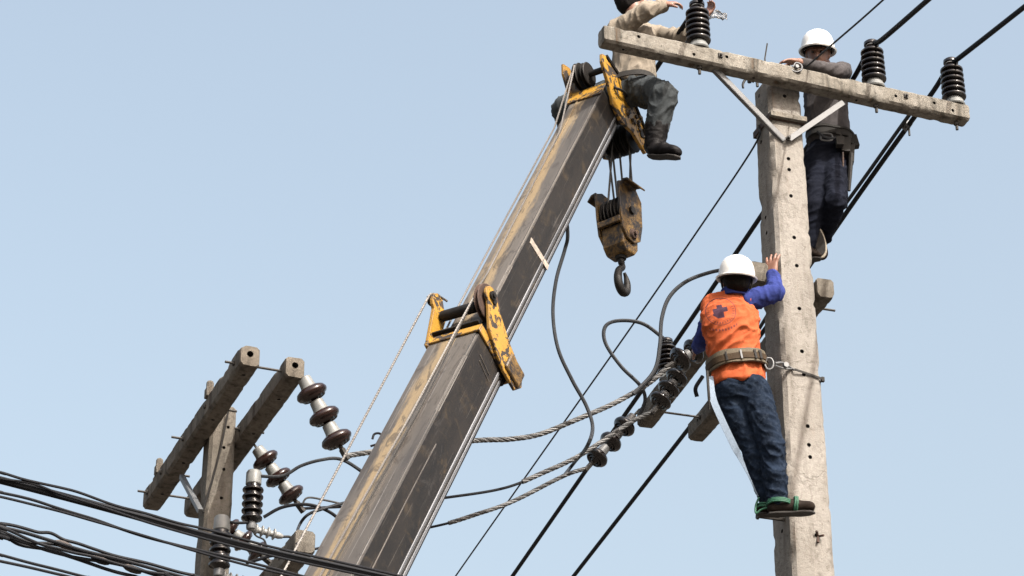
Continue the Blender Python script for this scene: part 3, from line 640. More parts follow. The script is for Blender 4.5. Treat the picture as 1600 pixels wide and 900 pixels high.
for pts, r, lab, off, wob in FGC: cable(fg(pts, 0, off), r * 1.22, M['cable'], lab, 'telecom_cable', 'cable', FGL, 8, 8, wob)
for px, py, lab in ((99, 851, 'brown tape lump highest on the untidy bundle'), (156, 875, 'brown tape lump midway on the untidy bundle'), (206, 889, 'brown tape lump lowest on the untidy bundle')):
    q = onplane(px, py, FG, FD); dd = (FD + V((0, 0, -.12))).normalized(); mb = MB()
    mb.tube([q - dd * .035, q - dd * .022, q, q + dd * .025, q + dd * .04], lambda t: .007 + .008 * math.sin(math.pi * min(1, max(0, t))), 9)
    tag(mb.top('cable_tie', M['tape']), lab, 'tape', 'tape lumps on the cable bundle')

# ------------------------------------------------------------------ crane boom
tipR = atY(937, 150, 13.0); botR = atY(557, 887, 10.9)
d0 = (tipR - botR).normalized(); ns = V((d0.y, -d0.x, 0)).normalized(); nt = ns.cross(d0)
WI, HI, WO, HO = 0.222, 0.268, 0.318, 0.330
tipC = tipR - ns * (WI / 2) - nt * (HI / 2); botC = botR - ns * (WO / 2) - nt * (HO / 2)
D = (tipC - botC).normalized(); NS = V((D.y, -D.x, 0)).normalized(); NTT = NS.cross(D)
LB = (tipC - botC).length + 0.11; tipC = botC + D * LB
cR = atY(751, 513, 12); 
def boom_t(px, py, x, z):                        # station along the boom of a pixel, for a point at local (x,z)
    best = min((i * .005 for i in range(-200, 1300)), key=lambda s: (lambda P: (800 + FPX * P.x / (P.y * CP + (P.z - CAM_Z) * SP) - px) ** 2 + (450 - FPX * (-P.y * SP + (P.z - CAM_Z) * CP) / (P.y * CP + (P.z - CAM_Z) * SP) - py) ** 2)(botC + D * s + NS * x + NTT * z))
    return best
rot = Matrix((NS, D, NTT)).transposed()
SC = boom_t(751, 513, WO / 2, HO / 2)            # collar station
bm_root = thing('crane_boom', botC, 'grey telescopic crane boom with yellow collar and yellow tip plates', 'crane boom', None, rot)
X, Y_, Z_ = V((1, 0, 0)), V((0, 1, 0)), V((0, 0, 1))
def bl(mb, name, mat, parent=None, **kw):        # build in boom-local coordinates
    return mk(name, mb.v, mb.f, mat, parent or bm_root, **kw)
def section(W, H, y0, y1, name):
    c = 0.014; lo = 0.085
    xs = [(-W / 2 + c, H / 2), (W / 2 - c, H / 2), (W / 2, H / 2 - c), (W / 2, -H / 2 + lo), (W / 2 - .030, -H / 2 + .012), (W / 2 - .045, -H / 2), (-W / 2 + .045, -H / 2), (-W / 2 + .03, -H / 2 + .012), (-W / 2, -H / 2 + lo), (-W / 2, H / 2 - c)]
    n = int((y1 - y0) / .12); rings = []
    for i in range(n + 1):
        y = y0 + (y1 - y0) * i / n; rings.append([V((x + .0018 * noise.noise(V((x * 6, y * 2.3, z * 6))), y, z + .0018 * noise.noise(V((x * 5, y * 2.1, z * 7 + 9))))) for x, z in xs])
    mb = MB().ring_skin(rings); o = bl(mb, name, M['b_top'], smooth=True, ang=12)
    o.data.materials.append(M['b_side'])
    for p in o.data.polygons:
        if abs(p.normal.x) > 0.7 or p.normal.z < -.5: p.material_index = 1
    return o
o_out = section(WO, HO, -6.6, SC, 'outer_section'); o_in = section(WI, HI, SC - .8, LB - .02, 'inner_section')
# polished wear strips along the lower edge, and the corner weld bead
for nm, W, H, y0, y1, par in (('outer', WO, HO, -6.6, SC - .06, o_out), ('inner', WI, HI, SC + .02, LB - .06, o_in)):
    for dx, dz, wd, mt in ((.002, .078, .016, 'b_steel'), (.0075, .056, .014, 'b_side'), (.014, .036, .018, 'b_steel'), (.024, .016, .012, 'b_side')):
        mb = MB(); rings = []
        n = int((y1 - y0) / .15)
        for i in range(n + 1):
            y = y0 + (y1 - y0) * i / n; jx = .0015 * noise.noise(V((y * 3, dz * 40, 1)))
            q = V((W / 2 - dx, y, -H / 2 + dz)); rings.append([q + V((.006 + jx, 0, wd * .32)), q + V((.004 + jx, 0, -wd * .5)), q + V((-.01, 0, -wd * .5)), q + V((-.01, 0, wd * .5)), q + V((.003, 0, wd * .5))])
        mb.ring_skin(rings); bl(mb, 'wear_strip', M[mt], par)
    mb = MB(); mb.tube([V((W / 2 - .006, y0 + (y1 - y0) * i / 40, H / 2 - .006 + .001 * math.sin(i * 7))) for i in range(41)], .006, 6); bl(mb, 'corner_weld', M['b_top'], par)
mb = MB(); mb.box(V((-.045, (SC + LB) / 2, HI / 2 + .002)), X, Y_, Z_, .012, LB - SC - .1, .006); bl(mb, 'seam_rib', M['b_top'], o_in)
mb = MB(); mb.box(V((.04, SC - 1.05, HO / 2 + .002)), X, Y_, Z_, .014, 1.7, .006); bl(mb, 'seam_rib', M['b_top'], o_out)
mb = MB(); mb.tube([V((WO / 2 + .001, -6.5 + (SC + 5.6) * i / 30, .075 + .002 * math.sin(i * 5))) for i in range(31)], .0035, 6); bl(mb, 'side_weld', M['b_top'], o_out)
# pale paint flash on the side, weld marks
flash = simple('pale_paint_flash', (0.38, 0.33, 0.28), .6, 0, .3, 40)
s_f = boom_t(836, 392, WI / 2, .0); mb = MB(); mb.prism([(-.035, .095), (.005, .105), (.03, -.10), (-.012, -.108)], V((WI / 2 + .0035, s_f, -.005)), Y_, Z_, X * -1, .004); bl(mb, 'paint_flash', flash, o_in)
s_f = boom_t(772, 567, WO / 2, .08); mb = MB()
for k_, (za, zb) in enumerate(((.07, -.05), (.085, -.035))): mb.tube([V((WO / 2 + .001, s_f - .03 + k_ * .035, za)), V((WO / 2 + .001, s_f - .05 + k_ * .035, zb))], .004, 6)
bl(mb, 'weld_bead', M['b_top'], o_out)
# collar at the end of the outer section: yellow rim + two sheave plates
mb = MB(); e = .012
for (cx, cz, sx, sz) in ((0, HO / 2 + e / 2, WO + 2 * e, e), (0, -HO / 2 - e / 2, WO + 2 * e, e), (WO / 2 + e / 2, 0, e, HO), (-WO / 2 - e / 2, 0, e, HO)):
    mb.box(V((cx, SC - .005, cz)), X, Y_, Z_, sx, .055, sz)
bl(mb, 'collar_rim', M['yellow'], bevel=.003)
mb = MB()
for (cx, cz, sx, sz) in ((0, (HO + HI) / 4, WO - .02, (HO - HI) / 2 - .004), (0, -(HO + HI) / 4, WO - .02, (HO - HI) / 2 - .004), ((WO + WI) / 4, 0, (WO - WI) / 2 - .004, HI - .01), (-(WO + WI) / 4, 0, (WO - WI) / 2 - .004, HI - .01)):
    mb.box(V((cx, SC - .03, cz)), X, Y_, Z_, sx, .07, sz)
bl(mb, 'wear_pad', M['iron'])
def plate(poly, x, th, name, mat, parent=None, bev=.004):
    mb = MB(); mb.prism(poly, V((x, 0, 0)), Y_, Z_, X, th); return bl(mb, name, mat, parent, smooth=False, bevel=bev)
zt = HO / 2
def arc(cy, cz, r, a0, a1, n=7): return [(cy + r * math.cos(R(a0 + (a1 - a0) * i / n)), cz + r * math.sin(R(a0 + (a1 - a0) * i / n))) for i in range(n + 1)]
YS, ZS = SC + .20, zt + .025                      # sheave axle, carried ahead of the collar
rp_poly = arc(YS + .01, ZS + .035, .052, 175, -5) + [(SC + .20, zt - .06), (SC + .135, -.05), (SC + .115, -zt + .03), (SC + .085, -zt - .055), (SC + .02, -zt - .085), (SC - .05, -zt - .05), (SC - .055, -zt + .08), (SC - .03, .0), (SC + .03, zt - .03)]
plate(rp_poly, WO / 2 + e + .002, .018, 'sheave_plate', M['yellow'])
lp_poly = arc(YS + .05, ZS + .05, .062, 165, 0) + [(SC + .23, zt - .02), (SC + .10, zt - .045), (SC - .05, zt - .02), (SC - .05, zt + .012)]
plate(lp_poly, -WO / 2 - .002, .02, 'sheave_plate', M['yellow'])
mb = MB(); mb.lathe([(.018, 0), (.018, WO + .05)], V((-WO / 2 - .01, YS, ZS)), X, 14); bl(mb, 'sheave_axle', M['iron'])
mb = MB(); mb.lathe([(.03, .03), (.03, WO - .08)], V((-WO / 2, YS, ZS)), X, 16); bl(mb, 'spacer_tube', M['iron'])
mb = MB(); mb.box(V((0, SC + .05, zt + .0)), X, Y_, Z_, WO - .03, .012, .05); bl(mb, 'cross_plate', M['b_side'], bevel=.002)
def sheave(x, y, z, r, w, name, mat):
    mb = MB(); mb.lathe([(.02, -w / 2), (r, -w / 2), (r + .004, -w / 2 + .004), (r - .022, -.004), (r - .022, .004), (r + .004, w / 2 - .004), (r, w / 2), (.02, w / 2)], V((x, y, z)), X, 34); return bl(mb, name, mat, ang=30)
sheave(WO / 2 - .012, YS, ZS, .105, .03, 'sheave', M['rust'])
mb = MB(); mb.lathe([(.03, 0), (.03, .02)], V((-WO / 2 - .024, YS + .05, ZS + .085)), X, 8); bl(mb, 'axle_nut', M['iron'])
mb = MB(); mb.lathe([(.026, 0), (.026, .012), (.014, .012), (.014, .022)], V((WO / 2 + e + .02, YS + .01, ZS + .03)), X, 12); bl(mb, 'axle_nut', M['iron'])
# rubble of grease and a torn lower lug at the collar plate foot
mb = MB(); mb.box(V((WO / 2 + .036, SC + .03, -zt + .02)), X, Y_, Z_, .026, .12, .15); bl(mb, 'lower_lug', M['grime'], bevel=.01)
# --- head at the tip
LT = LB
sheadR = [(LT + .09, HI / 2 + .125), (LT + .14, HI / 2 + .155), (LT + .19, HI / 2 + .10), (LT + .225, .05), (LT + .225, -.13), (LT + .19, -HI / 2 - .20), (LT + .11, -HI / 2 - .27), (LT + .04, -HI / 2 - .25), (LT + .02, -HI / 2 - .08), (LT - .055, -.09), (LT - .05, .03), (LT + .03, HI / 2 + .0)]
plate(sheadR, WI / 2 + .006, .022, 'head_plate', M['yellow'])
mb = MB(); mb.tube([V((WI / 2 + .03, y, z)) for y, z in [(LT + .17, HI / 2 + .12), (LT + .215, .05), (LT + .215, -.12), (LT + .178, -HI / 2 - .18)]], .012, 6); bl(mb, 'edge_bar', M['iron'])
mb = MB(); mb.tube(cat_rom([V((WI / 2 + .03, LT + .06, .09)), V((WI / 2 + .055, LT + .08, .05)), V((WI / 2 + .055, LT + .12, .0)), V((WI / 2 + .03, LT + .14, -.03))], 6), .009, 7); bl(mb, 'grab_handle', M['iron'])
slh = [(LT - .03, HI / 2 - .04), (LT + .06, HI / 2 + .14), (LT + .12, HI / 2 + .18), (LT + .17, HI / 2 + .12), (LT + .2, -.05), (LT + .18, -HI / 2 - .2), (LT + .1, -HI / 2 - .25), (LT + .03, -HI / 2 - .2), (LT - .04, 0)]
plate(slh, -WI / 2 - .022, .018, 'head_plate', M['yellow'])
mb = MB(); mb.box(V((0, LT - .03, HI / 2 + .006)), X, Y_, Z_, WI + .02, .13, .012); bl(mb, 'tip_rim', M['yellow'], bevel=.003)
mb = MB(); mb.box(V((0, LT - .012, 0)), X, Y_, Z_, WI - .012, .02, HI - .03); bl(mb, 'end_plate', M['iron'])
sheave(-.05, LT + .11, HI / 2 + .065, .085, .03, 'sheave', M['iron']); sheave(-.0, LT + .11, HI / 2 + .065, .075, .03, 'sheave', M['iron'])
mb = MB(); mb.lathe([(.02, 0), (.02, WI + .05)], V((-WI / 2 - .03, LT + .11, HI / 2 + .065)), X, 12); bl(mb, 'sheave_axle', M['iron'])
for i, x in enumerate((-.07, -.025, .02, .065)): sheave(x, LT + .11, -HI / 2 - .15, .095, .034, 'sheave', M['iron'])
mb = MB(); mb.lathe([(.022, 0), (.022, WI + .07)], V((-WI / 2 - .035, LT + .11, -HI / 2 - .15)), X, 12); bl(mb, 'sheave_axle', M['iron'])
# grease-caked lump on the outside of the head plate
random.seed(3)
for i in range(26):
    mb = MB(); c = V((WI / 2 + .028, LT + random.uniform(.06, .2), random.uniform(-HI / 2 - .22, -.06))); rr = random.uniform(.008, .02)
    mb.lathe([(rr * .3, -rr), (rr * .9, -rr * .5), (rr, 0), (rr * .8, rr * .6), (.001, rr)], c, V((1, random.uniform(-.5, .5), random.uniform(-.5, .5))), 7)
    if i == 0: acc = mb
    else:
        b = len(acc.v); acc.v += mb.v; acc.f += [tuple(q + b for q in f) for f in mb.f]
bl(acc, 'grease_cake', M['grime'])
# hoist ropes over the boom
def rope(pts, r, name, mat, parent=None):
    mb = MB(); P = resample([V(p) for p in pts], .02); mb.tube(P, r * .8, 6)
    for j in range(3): mb.helix(P, r * .45, r * .6, .06, j * 2.094, 5)
    return bl(mb, name, mat, parent)
rope([(-.05, LT + .11, HI / 2 + .148), (-.03, LT - .5, HI / 2 + .025), (.0, SC + .6, HI / 2 + .03), (WO / 2 - .03, YS + .02, ZS + .088), (WO / 2 - .03, YS - .03, ZS + .085), (.03, SC - .75, HO / 2 + .03), (-.05, SC - 3.0, HO / 2 + .012), (-.05, -6.4, HO / 2 + .012)], .0065, 'hoist_rope', M['rope'])
rope([(WO / 2 - .045, YS - .02, ZS + .07), (.055, SC - .7, HO / 2 + .02), (-.0, SC - 3.0, HO / 2 + .012), (.0, -6.4, HO / 2 + .012)], .0055, 'hoist_rope', M['roped'])
def to_local(p): return rot.transposed() @ (V(p) - botC)
la = V((-WO / 2 - .006, YS + .04, ZS + .118))
lb = to_local(onplane(437, 905, botC + NS * -.28 + NTT * .3, D))
dl = (lb - la).normalized()
rope([(-WI / 2 - .02, YS + .12, ZS + .02), la + V((.02, .055, -.04)), la + V((.005, .03, -.004)), la, lb, lb + dl * 4.5], .0072, 'hoist_rope', M['rope'])
rope([(-.06, LT + .12, HI / 2 + .145), (-WI / 2 + .004, LT - .40, HI / 2 + .012), (-WI / 2 + .004, SC + .22, HI / 2 + .012), (-WI / 2 + .01, SC - .05, HI / 2 + .01)], .0065, 'hoist_rope', M['rope'])

# --- hook block and its ropes
hY = (tipC + D * .11 - NTT * (HI / 2 + .15)).y
hc = atY(967, 346, hY + .02)
hb = thing('hook_block', hc, 'greasy yellow hook block with black hook hanging under the boom tip', 'hook block')
hx = V((.80, -.60, 0)).normalized(); hyv = V((-hx.y, hx.x, 0)); up = V((0, 0, 1))
tl = R(2); hx_t = (hx * math.cos(tl) + up * math.sin(tl)).normalized(); up_t = (up * math.cos(tl) - hx * math.sin(tl)).normalized()
def hpoly(poly, xo, th, name, mat, bev=.004, parent=None):
    mb = MB(); mb.prism(poly, hc + hx_t * xo, hyv, up_t, hx_t, th); return mb.build(name, mat, parent or hb, smooth=False, bevel=bev)
side = [(-.12, .20), (-.05, .235), (.06, .225), (.12, .15), (.115, -.03), (.085, -.14), (.02, -.18), (-.05, -.17), (-.10, -.11), (-.115, .02)]
hpoly(side, .078, .016, 'side_plate', M['grime']); hpoly([(x * .95, y * .92 - .01) for x, y in side], -.094, .016, 'side_plate', M['grime'])
for sgn, z0, wd in ((1, .215, .15), (-1, .19, .14)):    # plate tops are bent outwards
    mb = MB(); pr = [(0, -.01), (.02, .012), (.055, .006), (.085, -.03), (.08, -.038), (.05, -.008), (.022, -.002), (.012, -.02)]
    mb.prism(pr, hc + hx_t * (sgn * .08) + up_t * z0 - hyv * .09, hx_t * sgn, up_t, hyv, wd); mb.build('rope_guard', M['grime'], hb, smooth=False, bevel=.003)
for xo in (-.052, .0, .05):
    mb = MB(); mb.lathe([(.02, -.018), (.105, -.018), (.109, -.013), (.085, -.003), (.085, .003), (.109, .013), (.105, .018), (.02, .018)], hc + hx_t * xo + up_t * .04, hx_t, 30); mb.build('sheave', M['iron'], hb, ang=30)
mb = MB(); mb.lathe([(.026, -.12), (.026, .11)], hc + up_t * .04, hx_t, 12); mb.build('axle', M['iron'], hb)
mb = MB(); mb.prism([(-.09, -.07), (.09, -.07), (.08, -.2), (.045, -.245), (-.045, -.245), (-.08, -.2)], hc - hx_t * .076, hyv, up_t, hx_t, .152); mb.build('trunnion_box', M['grime'], hb, smooth=False, bevel=.012)
mb = MB(); mb.box(hc - hyv * .108 - up_t * .055, hx_t, hyv, up_t, .165, .022, .04); mb.build('front_bar', M['grime'], hb, bevel=.004)
mb = MB(); mb.lathe([(.03, -.012), (.036, 0), (.03, .014)], hc + hx_t * .095 - up_t * .125, hx_t, 14); mb.lathe([(.014, 0), (.014, .03)], hc + hx_t * .095 - up_t * .125, hx_t, 6); mb.build('pin_boss', M['rust'], hb)
# hook: swivel neck then a closed-looking hook seen edge-on
hk0 = hc - up_t * .245; hd = V((.50, .87, 0)).normalized()
pts = [(0, .02), (0, -.03), (.012, -.06), (-.028, -.095), (-.047, -.14), (-.04, -.19), (-.005, -.218), (.038, -.20), (.055, -.16), (.05, -.115), (.03, -.085)]
P = cat_rom([hk0 + hd * (x * 1.15) + up_t * (z * 1.12) for x, z in pts], 6)
MB().tube(P, lambda t: .0205 * (1.0 if t < .15 else (.85 + .45 * math.sin(math.pi * min(1, (t - .15) / .8)))) * (1 if t < .85 else 1 - (t - .85) * 3.2), 12).build('hook', M['iron'], hb)
MB().lathe([(.032, -.02), (.036, -.005), (.036, .02), (.025, .03)], hk0, up_t, 14).build('swivel_nut', M['iron'], hb)
for xo, zo in ((-.068, .0), (-.045, .0), (-.02, 0), (-.002, 0), (.022, 0), (.062, 0)):
    a_ = tipC + D * .11 + NS * xo * 1.1 - NTT * (HI / 2 + .15) + hyv * random.uniform(-.09, .09)
    b_ = hc + hx_t * xo + up_t * .06 + hyv * random.choice((-.085, .08))
    MB().tube([a_, b_], .0065, 6).build('hoist_fall', M['roped'], hb)
# ------------------------------------------------------------------ people
_ico = {}
def ico(n=2):
    if n not in _ico:
        b = bmesh.new(); bmesh.ops.create_icosphere(b, subdivisions=n, radius=1.0); _ico[n] = [v.co.copy() for v in b.verts]; b.free()
    return _ico[n]
BASIS = (V((1, 0, 0)), V((0, 1, 0)), V((0, 0, 1)))
def el(c, r, ax=None):
    if isinstance(r, (int, float)): r = (r, r, r)
    return (V(c), r, ax or BASIS)
def blob(name, hulls, mat, parent, voxel=0.008, smooth=4, fold=None):
    bm = bmesh.new()
    for h in hulls:
        vs_ = []
        for c, r, ax in h:
            for p in ico(3 if len(h) < 3 else 2): vs_.append(bm.verts.new(c + ax[0] * (p.x * r[0]) + ax[1] * (p.y * r[1]) + ax[2] * (p.z * r[2])))
        res = bmesh.ops.convex_hull(bm, input=vs_)
        dele = [g_ for g_ in res['geom_interior'] if isinstance(g_, bmesh.types.BMVert)] + [g_ for g_ in res['geom_unused'] if isinstance(g_, bmesh.types.BMVert)]
        bmesh.ops.delete(bm, geom=list(set(dele)), context='VERTS')
    me = bpy.data.meshes.new(name); bm.to_mesh(me); bm.free()
    o = bpy.data.objects.new(name, me); COL.objects.link(o)
    m = o.modifiers.new('r', 'REMESH'); m.mode = 'VOXEL'; m.voxel_size = voxel
    bake(o); me = o.data
    nv = len(me.vertices); co = np.empty(nv * 3); me.vertices.foreach_get('co', co); co = co.reshape(-1, 3)
    ed = np.empty(len(me.edges) * 2, int); me.edges.foreach_get('vertices', ed); ed = ed.reshape(-1, 2)
    deg = np.bincount(ed.ravel(), minlength=nv)[:, None].astype(float)
    def lap(c):
        s = np.zeros_like(c); np.add.at(s, ed[:, 0], c[ed[:, 1]]); np.add.at(s, ed[:, 1], c[ed[:, 0]]); return s / np.maximum(deg, 1)
    for _ in range(smooth): co = co + 0.6 * (lap(co) - co); co = co - 0.3 * (lap(co) - co) * 0.5
    me.vertices.foreach_set('co', co.ravel()); me.update()
    if fold:
        nr = np.empty(nv * 3); me.vertices.foreach_get('normal', nr); nr = nr.reshape(-1, 3)
        d = np.array([fold(V(c)) for c in co]); co = co + nr * d[:, None]
        co = co + 0.35 * (lap(co) - co)
        me.vertices.foreach_set('co', co.ravel())
    inv = parent.matrix_basis.inverted(); me.transform(inv); me.update()
    me.materials.clear(); me.materials.append(mat); me.shade_smooth(); o.parent = parent
    return o
def folds(along, amp=0.008, fs=(16, 3.5), seed=0.0, base=None):
    d = V(along).normalized(); s = V((seed, seed * 2.3, -seed))
    def f(p):
        c = p - d * p.dot(d); q = c * fs[0] + d * (p.dot(d) * fs[1]) + s
        w = V((noise.noise(p * 5 + s), noise.noise(p * 5 - s), noise.noise(p * 5 + s * 2))) * 0.9
        a = 1 - 2 * abs(noise.noise(q + w)); b = noise.noise(q * 2.3 - w)
        c2 = 1 - 2 * abs(noise.noise(q * 1.9 + w * 1.6 + V((5, 1, 3))))
        return amp * (0.7 * a ** 3 + 0.35 * b + 0.30 * max(0.0, c2) ** 4 - 0.28)
    return f
def limb(*pr): return [[el(pr[i][0], pr[i][1]), el(pr[i + 1][0], pr[i + 1][1])] for i in range(len(pr) - 1)]
SHIFT = 0.0
def J(px, py, Y): return atY(px, py, Y + SHIFT)
def orth(z, hint):
    z = V(z).normalized(); x = (V(hint) - z * V(hint).dot(z)).normalized(); return (x, z.cross(x), z)
def head_hulls(c, up, fwd, s=1.0):
    y = V(fwd).normalized(); z = (V(up) - y * V(up).dot(y)).normalized(); x = y.cross(z); A = (x, y, z)
    P = lambda a, b, d: c + x * a * s + y * b * s + z * d * s
    R3 = lambda a, b, d: (a * s, b * s, d * s)
    H = [[el(P(0, -.012, .035), R3(.075, .092, .08), A), el(P(0, .012, -.03), R3(.062, .075, .07), A)],
         [el(P(0, .02, -.03), R3(.058, .07, .06), A), el(P(0, .052, -.088), R3(.03, .03, .022), A)],
         [el(P(0, .088, .015), R3(.010, .012, .01), A), el(P(0, .102, -.022), R3(.016, .016, .012), A)],
         [el(P(-.02, .083, -.058), R3(.012, .01, .007), A), el(P(.02, .083, -.058), R3(.012, .01, .007), A)],
         [el(P(-.03, .078, .028), R3(.016, .012, .008), A), el(P(.03, .078, .028), R3(.016, .012, .008), A)]]
    for e in (-1, 1): H.append([el(P(e * .076, -.005, .005), R3(.008, .018, .028), A), el(P(e * .074, .002, -.02), R3(.008, .012, .012), A)])
    eyes = [P(e * .029, .082, .012) for e in (-1, 1)]
    return H, eyes, A
def hand_hulls(wrist, dirn, back, s=1.0, curl=0.4, thumb=1, spread=2.5):
    """wrist point, direction of the fingers, back = normal of the back of the hand; curl bends away from back"""
    y = V(dirn).normalized(); z = (V(back) - y * V(back).dot(y)).normalized(); x = y.cross(z)
    H = [[el(wrist, .026 * s), el(wrist + y * .03 * s - x * .02 * s, (.018 * s,) * 3), el(wrist + y * .078 * s - x * .028 * s, .013 * s), el(wrist + y * .08 * s + x * .028 * s, .012 * s), el(wrist + y * .03 * s + x * .02 * s, .017 * s)]]
    for i, (xo, L) in enumerate(((-.03, .062), (-.010, .072), (.011, .067), (.031, .052))):
        p = wrist + y * .08 * s + x * xo * s; d = (y + x * xo * spread).normalized(); a = 0
        for j, f in enumerate((.42, .33, .25)):
            a += curl * (0.7 if j == 0 else 1.1); v = d * math.cos(a) - z * math.sin(a); q = p + v * (L * f * s)
            H.append([el(p, (.0098 - .0008 * j) * s), el(q, (.0092 - .0010 * j) * s)]); p = q
    p = wrist + y * .022 * s - x * .024 * s * thumb; d = (y * .62 - x * .75 * thumb - z * .2).normalized()
    q = p + d * .045 * s; d2 = (d + y * .5 - z * curl * .7).normalized(); q2 = q + d2 * .032 * s
    H += [[el(p, .014 * s), el(q, .0115 * s)], [el(q, .0112 * s), el(q2, .009 * s)]]
    return H
def helmet(c, up, fwd, parent, s=1.0):
    y = V(fwd).normalized(); z = V(up).normalized(); y = (y - z * y.dot(z)).normalized(); x = y.cross(z); n = 40
    def ringp(rx, ry, h, bump=0.0):
        out = []
        for k_ in range(n):
            a = 2 * math.pi * k_ / n; sx, cy = math.sin(a), math.cos(a)
            vis = max(0.0, cy) ** 3 * bump
            out.append(c + (x * (rx * sx) + y * ((ry + vis) * cy) + z * (h - vis * .25)) * s)
        return out
    prof = [(.120, .148, -.012, .03), (.124, .152, -.004, .03), (.110, .136, .004, .008), (.107, .132, .03, 0), (.101, .124, .062, 0), (.090, .109, .09, 0), (.071, .086, .113, 0), (.046, .056, .128, 0), (.02, .025, .134, 0), (.001, .001, .135, 0)]
    inner = [(.001, .001, .128, 0), (.066, .08, .107, 0), (.098, .121, .05, 0), (.104, .128, .0, 0), (.116, .144, -.012, .028)]
    mb = MB(); mb.ring_skin([ringp(*p) for p in inner[::1]] + [ringp(*p) for p in prof], cap=False)
    sh = mb.build('helmet', M['helmet'], parent, ang=50)
    for e in (-.028, 0, .028):                    # crown ridges
        pts = []
        for k_ in range(13):
            a = R(-50 + 100 * k_ / 12); pts.append(c + (x * e + y * (.118 * math.sin(a)) + z * (.025 + .1105 * math.cos(a) - abs(e) * .18)) * s)
        MB().tube(pts, lambda t: .0055 * s * math.sin(math.pi * min(.97, max(.03, t))), 6).build('crown_ridge', M['helmet'], sh)
    MB().ring_skin([ringp(.092, .112, -.012), ringp(.095, .115, -.012), ringp(.095, .115, .01), ringp(.092, .112, .01), ringp(.092, .112, -.012)], cap=False).build('headband', M['strapd'], sh)
    return sh
def ring_band(c, ax, rx, ry, h, th, name, mat, parent, n=44, squash=2.4, wob=0.0):
    x, y, z = ax; rings = []
    for dr, dz in ((0, -h / 2), (th, -h / 2 + .003), (th, h / 2 - .003), (0, h / 2), (0, -h / 2)):
        r_ = []
        for k_ in range(n):
            a = 2 * math.pi * k_ / n; ca, sa = math.cos(a), math.sin(a); den = (abs(ca) ** squash + abs(sa) ** squash) ** (1 / squash)
            wz = wob * noise.noise(V((ca * 2, sa * 2, h * 30)))
            r_.append(c + x * ((rx + dr) * ca / den) + y * ((ry + dr) * sa / den) + z * (dz + wz))
        rings.append(r_)
    return MB().ring_skin(rings, cap=False).build(name, mat, parent)

# ---- the lineman in the orange vest
SHIFT = 0.14
ft = J(1225, 800, 12.93)
w1 = thing('person', ft, 'lineman in orange vest, blue sleeve and white helmet strapped to the pole', 'person', 'line workers')
rt = V((0.965, 0.26, 0)).normalized(); fw = V((-rt.y, rt.x, 0))
hip, chest = J(1157, 598, 12.88), J(1142, 505, 12.78)
spine = (J(1143, 470, 12.77) - J(1156, 590, 12.87)); TA = orth(spine, rt); TA = (TA[0], TA[1], TA[2])
shR, shL = J(1176, 471, 12.80), J(1110, 480, 12.80); neck = J(1147, 456, 12.78); hd1 = J(1151, 441, 12.75)
elR, wrR = J(1212, 458, 12.78), J(1207, 427, 12.955)
elL, wrL = J(1098, 530, 13.02), J(1090, 545, 13.24)
hpL, knL, anL = J(1137, 620, 12.90), J(1176, 700, 12.93), J(1202, 782, 12.97)
hpR, knR, anR = J(1178, 612, 12.86), J(1206, 695, 12.83), J(1214, 780, 12.90)
HH, eyes, HA = head_hulls(hd1, (0.05, -.12, 1), (0.15, 1, -.1), .96)
palm = pleft(1206, 424, .03)
HR = hand_hulls(palm - V((0, 0, .035)), V((.0, .10, 1)) - B_P * .12, V((-.66, -.75, 0)), 1.06, .16, 1, 9.0)
HL = hand_hulls(wrL, V((-.1, .6, .4)), V((-.9, -.3, .3)), .9, .5, 1)
body = HH + HR + HL + [[el(neck - V((0, -.02, .02)), .05), el(hd1, .055)], [el(chest, (.13, .075, .12), TA), el(hip, (.13, .09, .09), TA)]]
body += limb((shR, .05), (elR, .036), (wrR, .026), (palm - V((0, 0, .035)), .025)) + limb((shL, .05), (elL, .036), (wrL, .025)) + [[el(chest + TA[2] * .08, .045), el(shR, .042)], [el(chest + TA[2] * .08, .045), el(shL, .042)]]
body += limb((hpL, .075), (knL, .05), (anL, .036)) + limb((hpR, .075), (knR, .05), (anR, .036))
blob('body', body, M['skin'], w1, .005, 2)
blob('hair', [[el(hd1 + V((0, -.02, .01)), (.083, .088, .075), HA), el(hd1 + V((0, -.03, -.045)), (.066, .06, .035), HA)]], M['hair'], w1, .008, 2, folds((0, 0, 1), .004, (60, 12)))
helmet(hd1 + V((.0, -.012, .022)), V((.04, -.26, 1)), V((.12, 1, .1)), w1, .97)
MB().tube(cat_rom([hd1 + HA[0] * .088 + V((0, 0, .03)), hd1 + HA[0] * .075 + V((0, 0, -.05)), hd1 + HA[1] * .05 - V((0, 0, .11)), hd1 - HA[0] * .075 + V((0, 0, -.05)), hd1 - HA[0] * .088 + V((0, 0, .03))], 6), .006, 6).build('chin_strap', M['strapd'], w1)
# vest material: orange with the printed round emblem on the back
k = NT('orange_vest_cotton'); tc = k.n('TexCoord'); o_ = tc.outputs['Object']; a = k.noise(o_, 9, 5, .65); f = k.noise(o_, 45, 4, .6, 1.0); wv = k.noise(o_, 600, 2, .5)
col = k.mix(k.ramp(a, [(.3, 0), (.7, 1)]), (.42, .084, .026), (.53, .118, .040))
ec = J(1127, 487, 12.66) - ft; ex_ = (V((1, 0, 0)) + UPI * .20).normalized(); ey_ = (UPI - V((1, 0, 0)) * .20).normalized(); S_ = 1 / .098
sub = k.n('VectorMath', operation='SUBTRACT'); k.put(sub.inputs[0], o_); sub.inputs[1].default_value = ec; pv = sub.outputs[0]
u = k.dot(pv, tuple(ex_ * S_)); v = k.dot(pv, tuple(ey_ * S_ * 1.12))
rad = k.math('SQRT', k.math('ADD', k.math('MULTIPLY', u, u), k.math('MULTIPLY', v, v)))
def band_(x, c, w): return k.math('LESS_THAN', k.math('ABSOLUTE', k.math('SUBTRACT', x, c)), w)
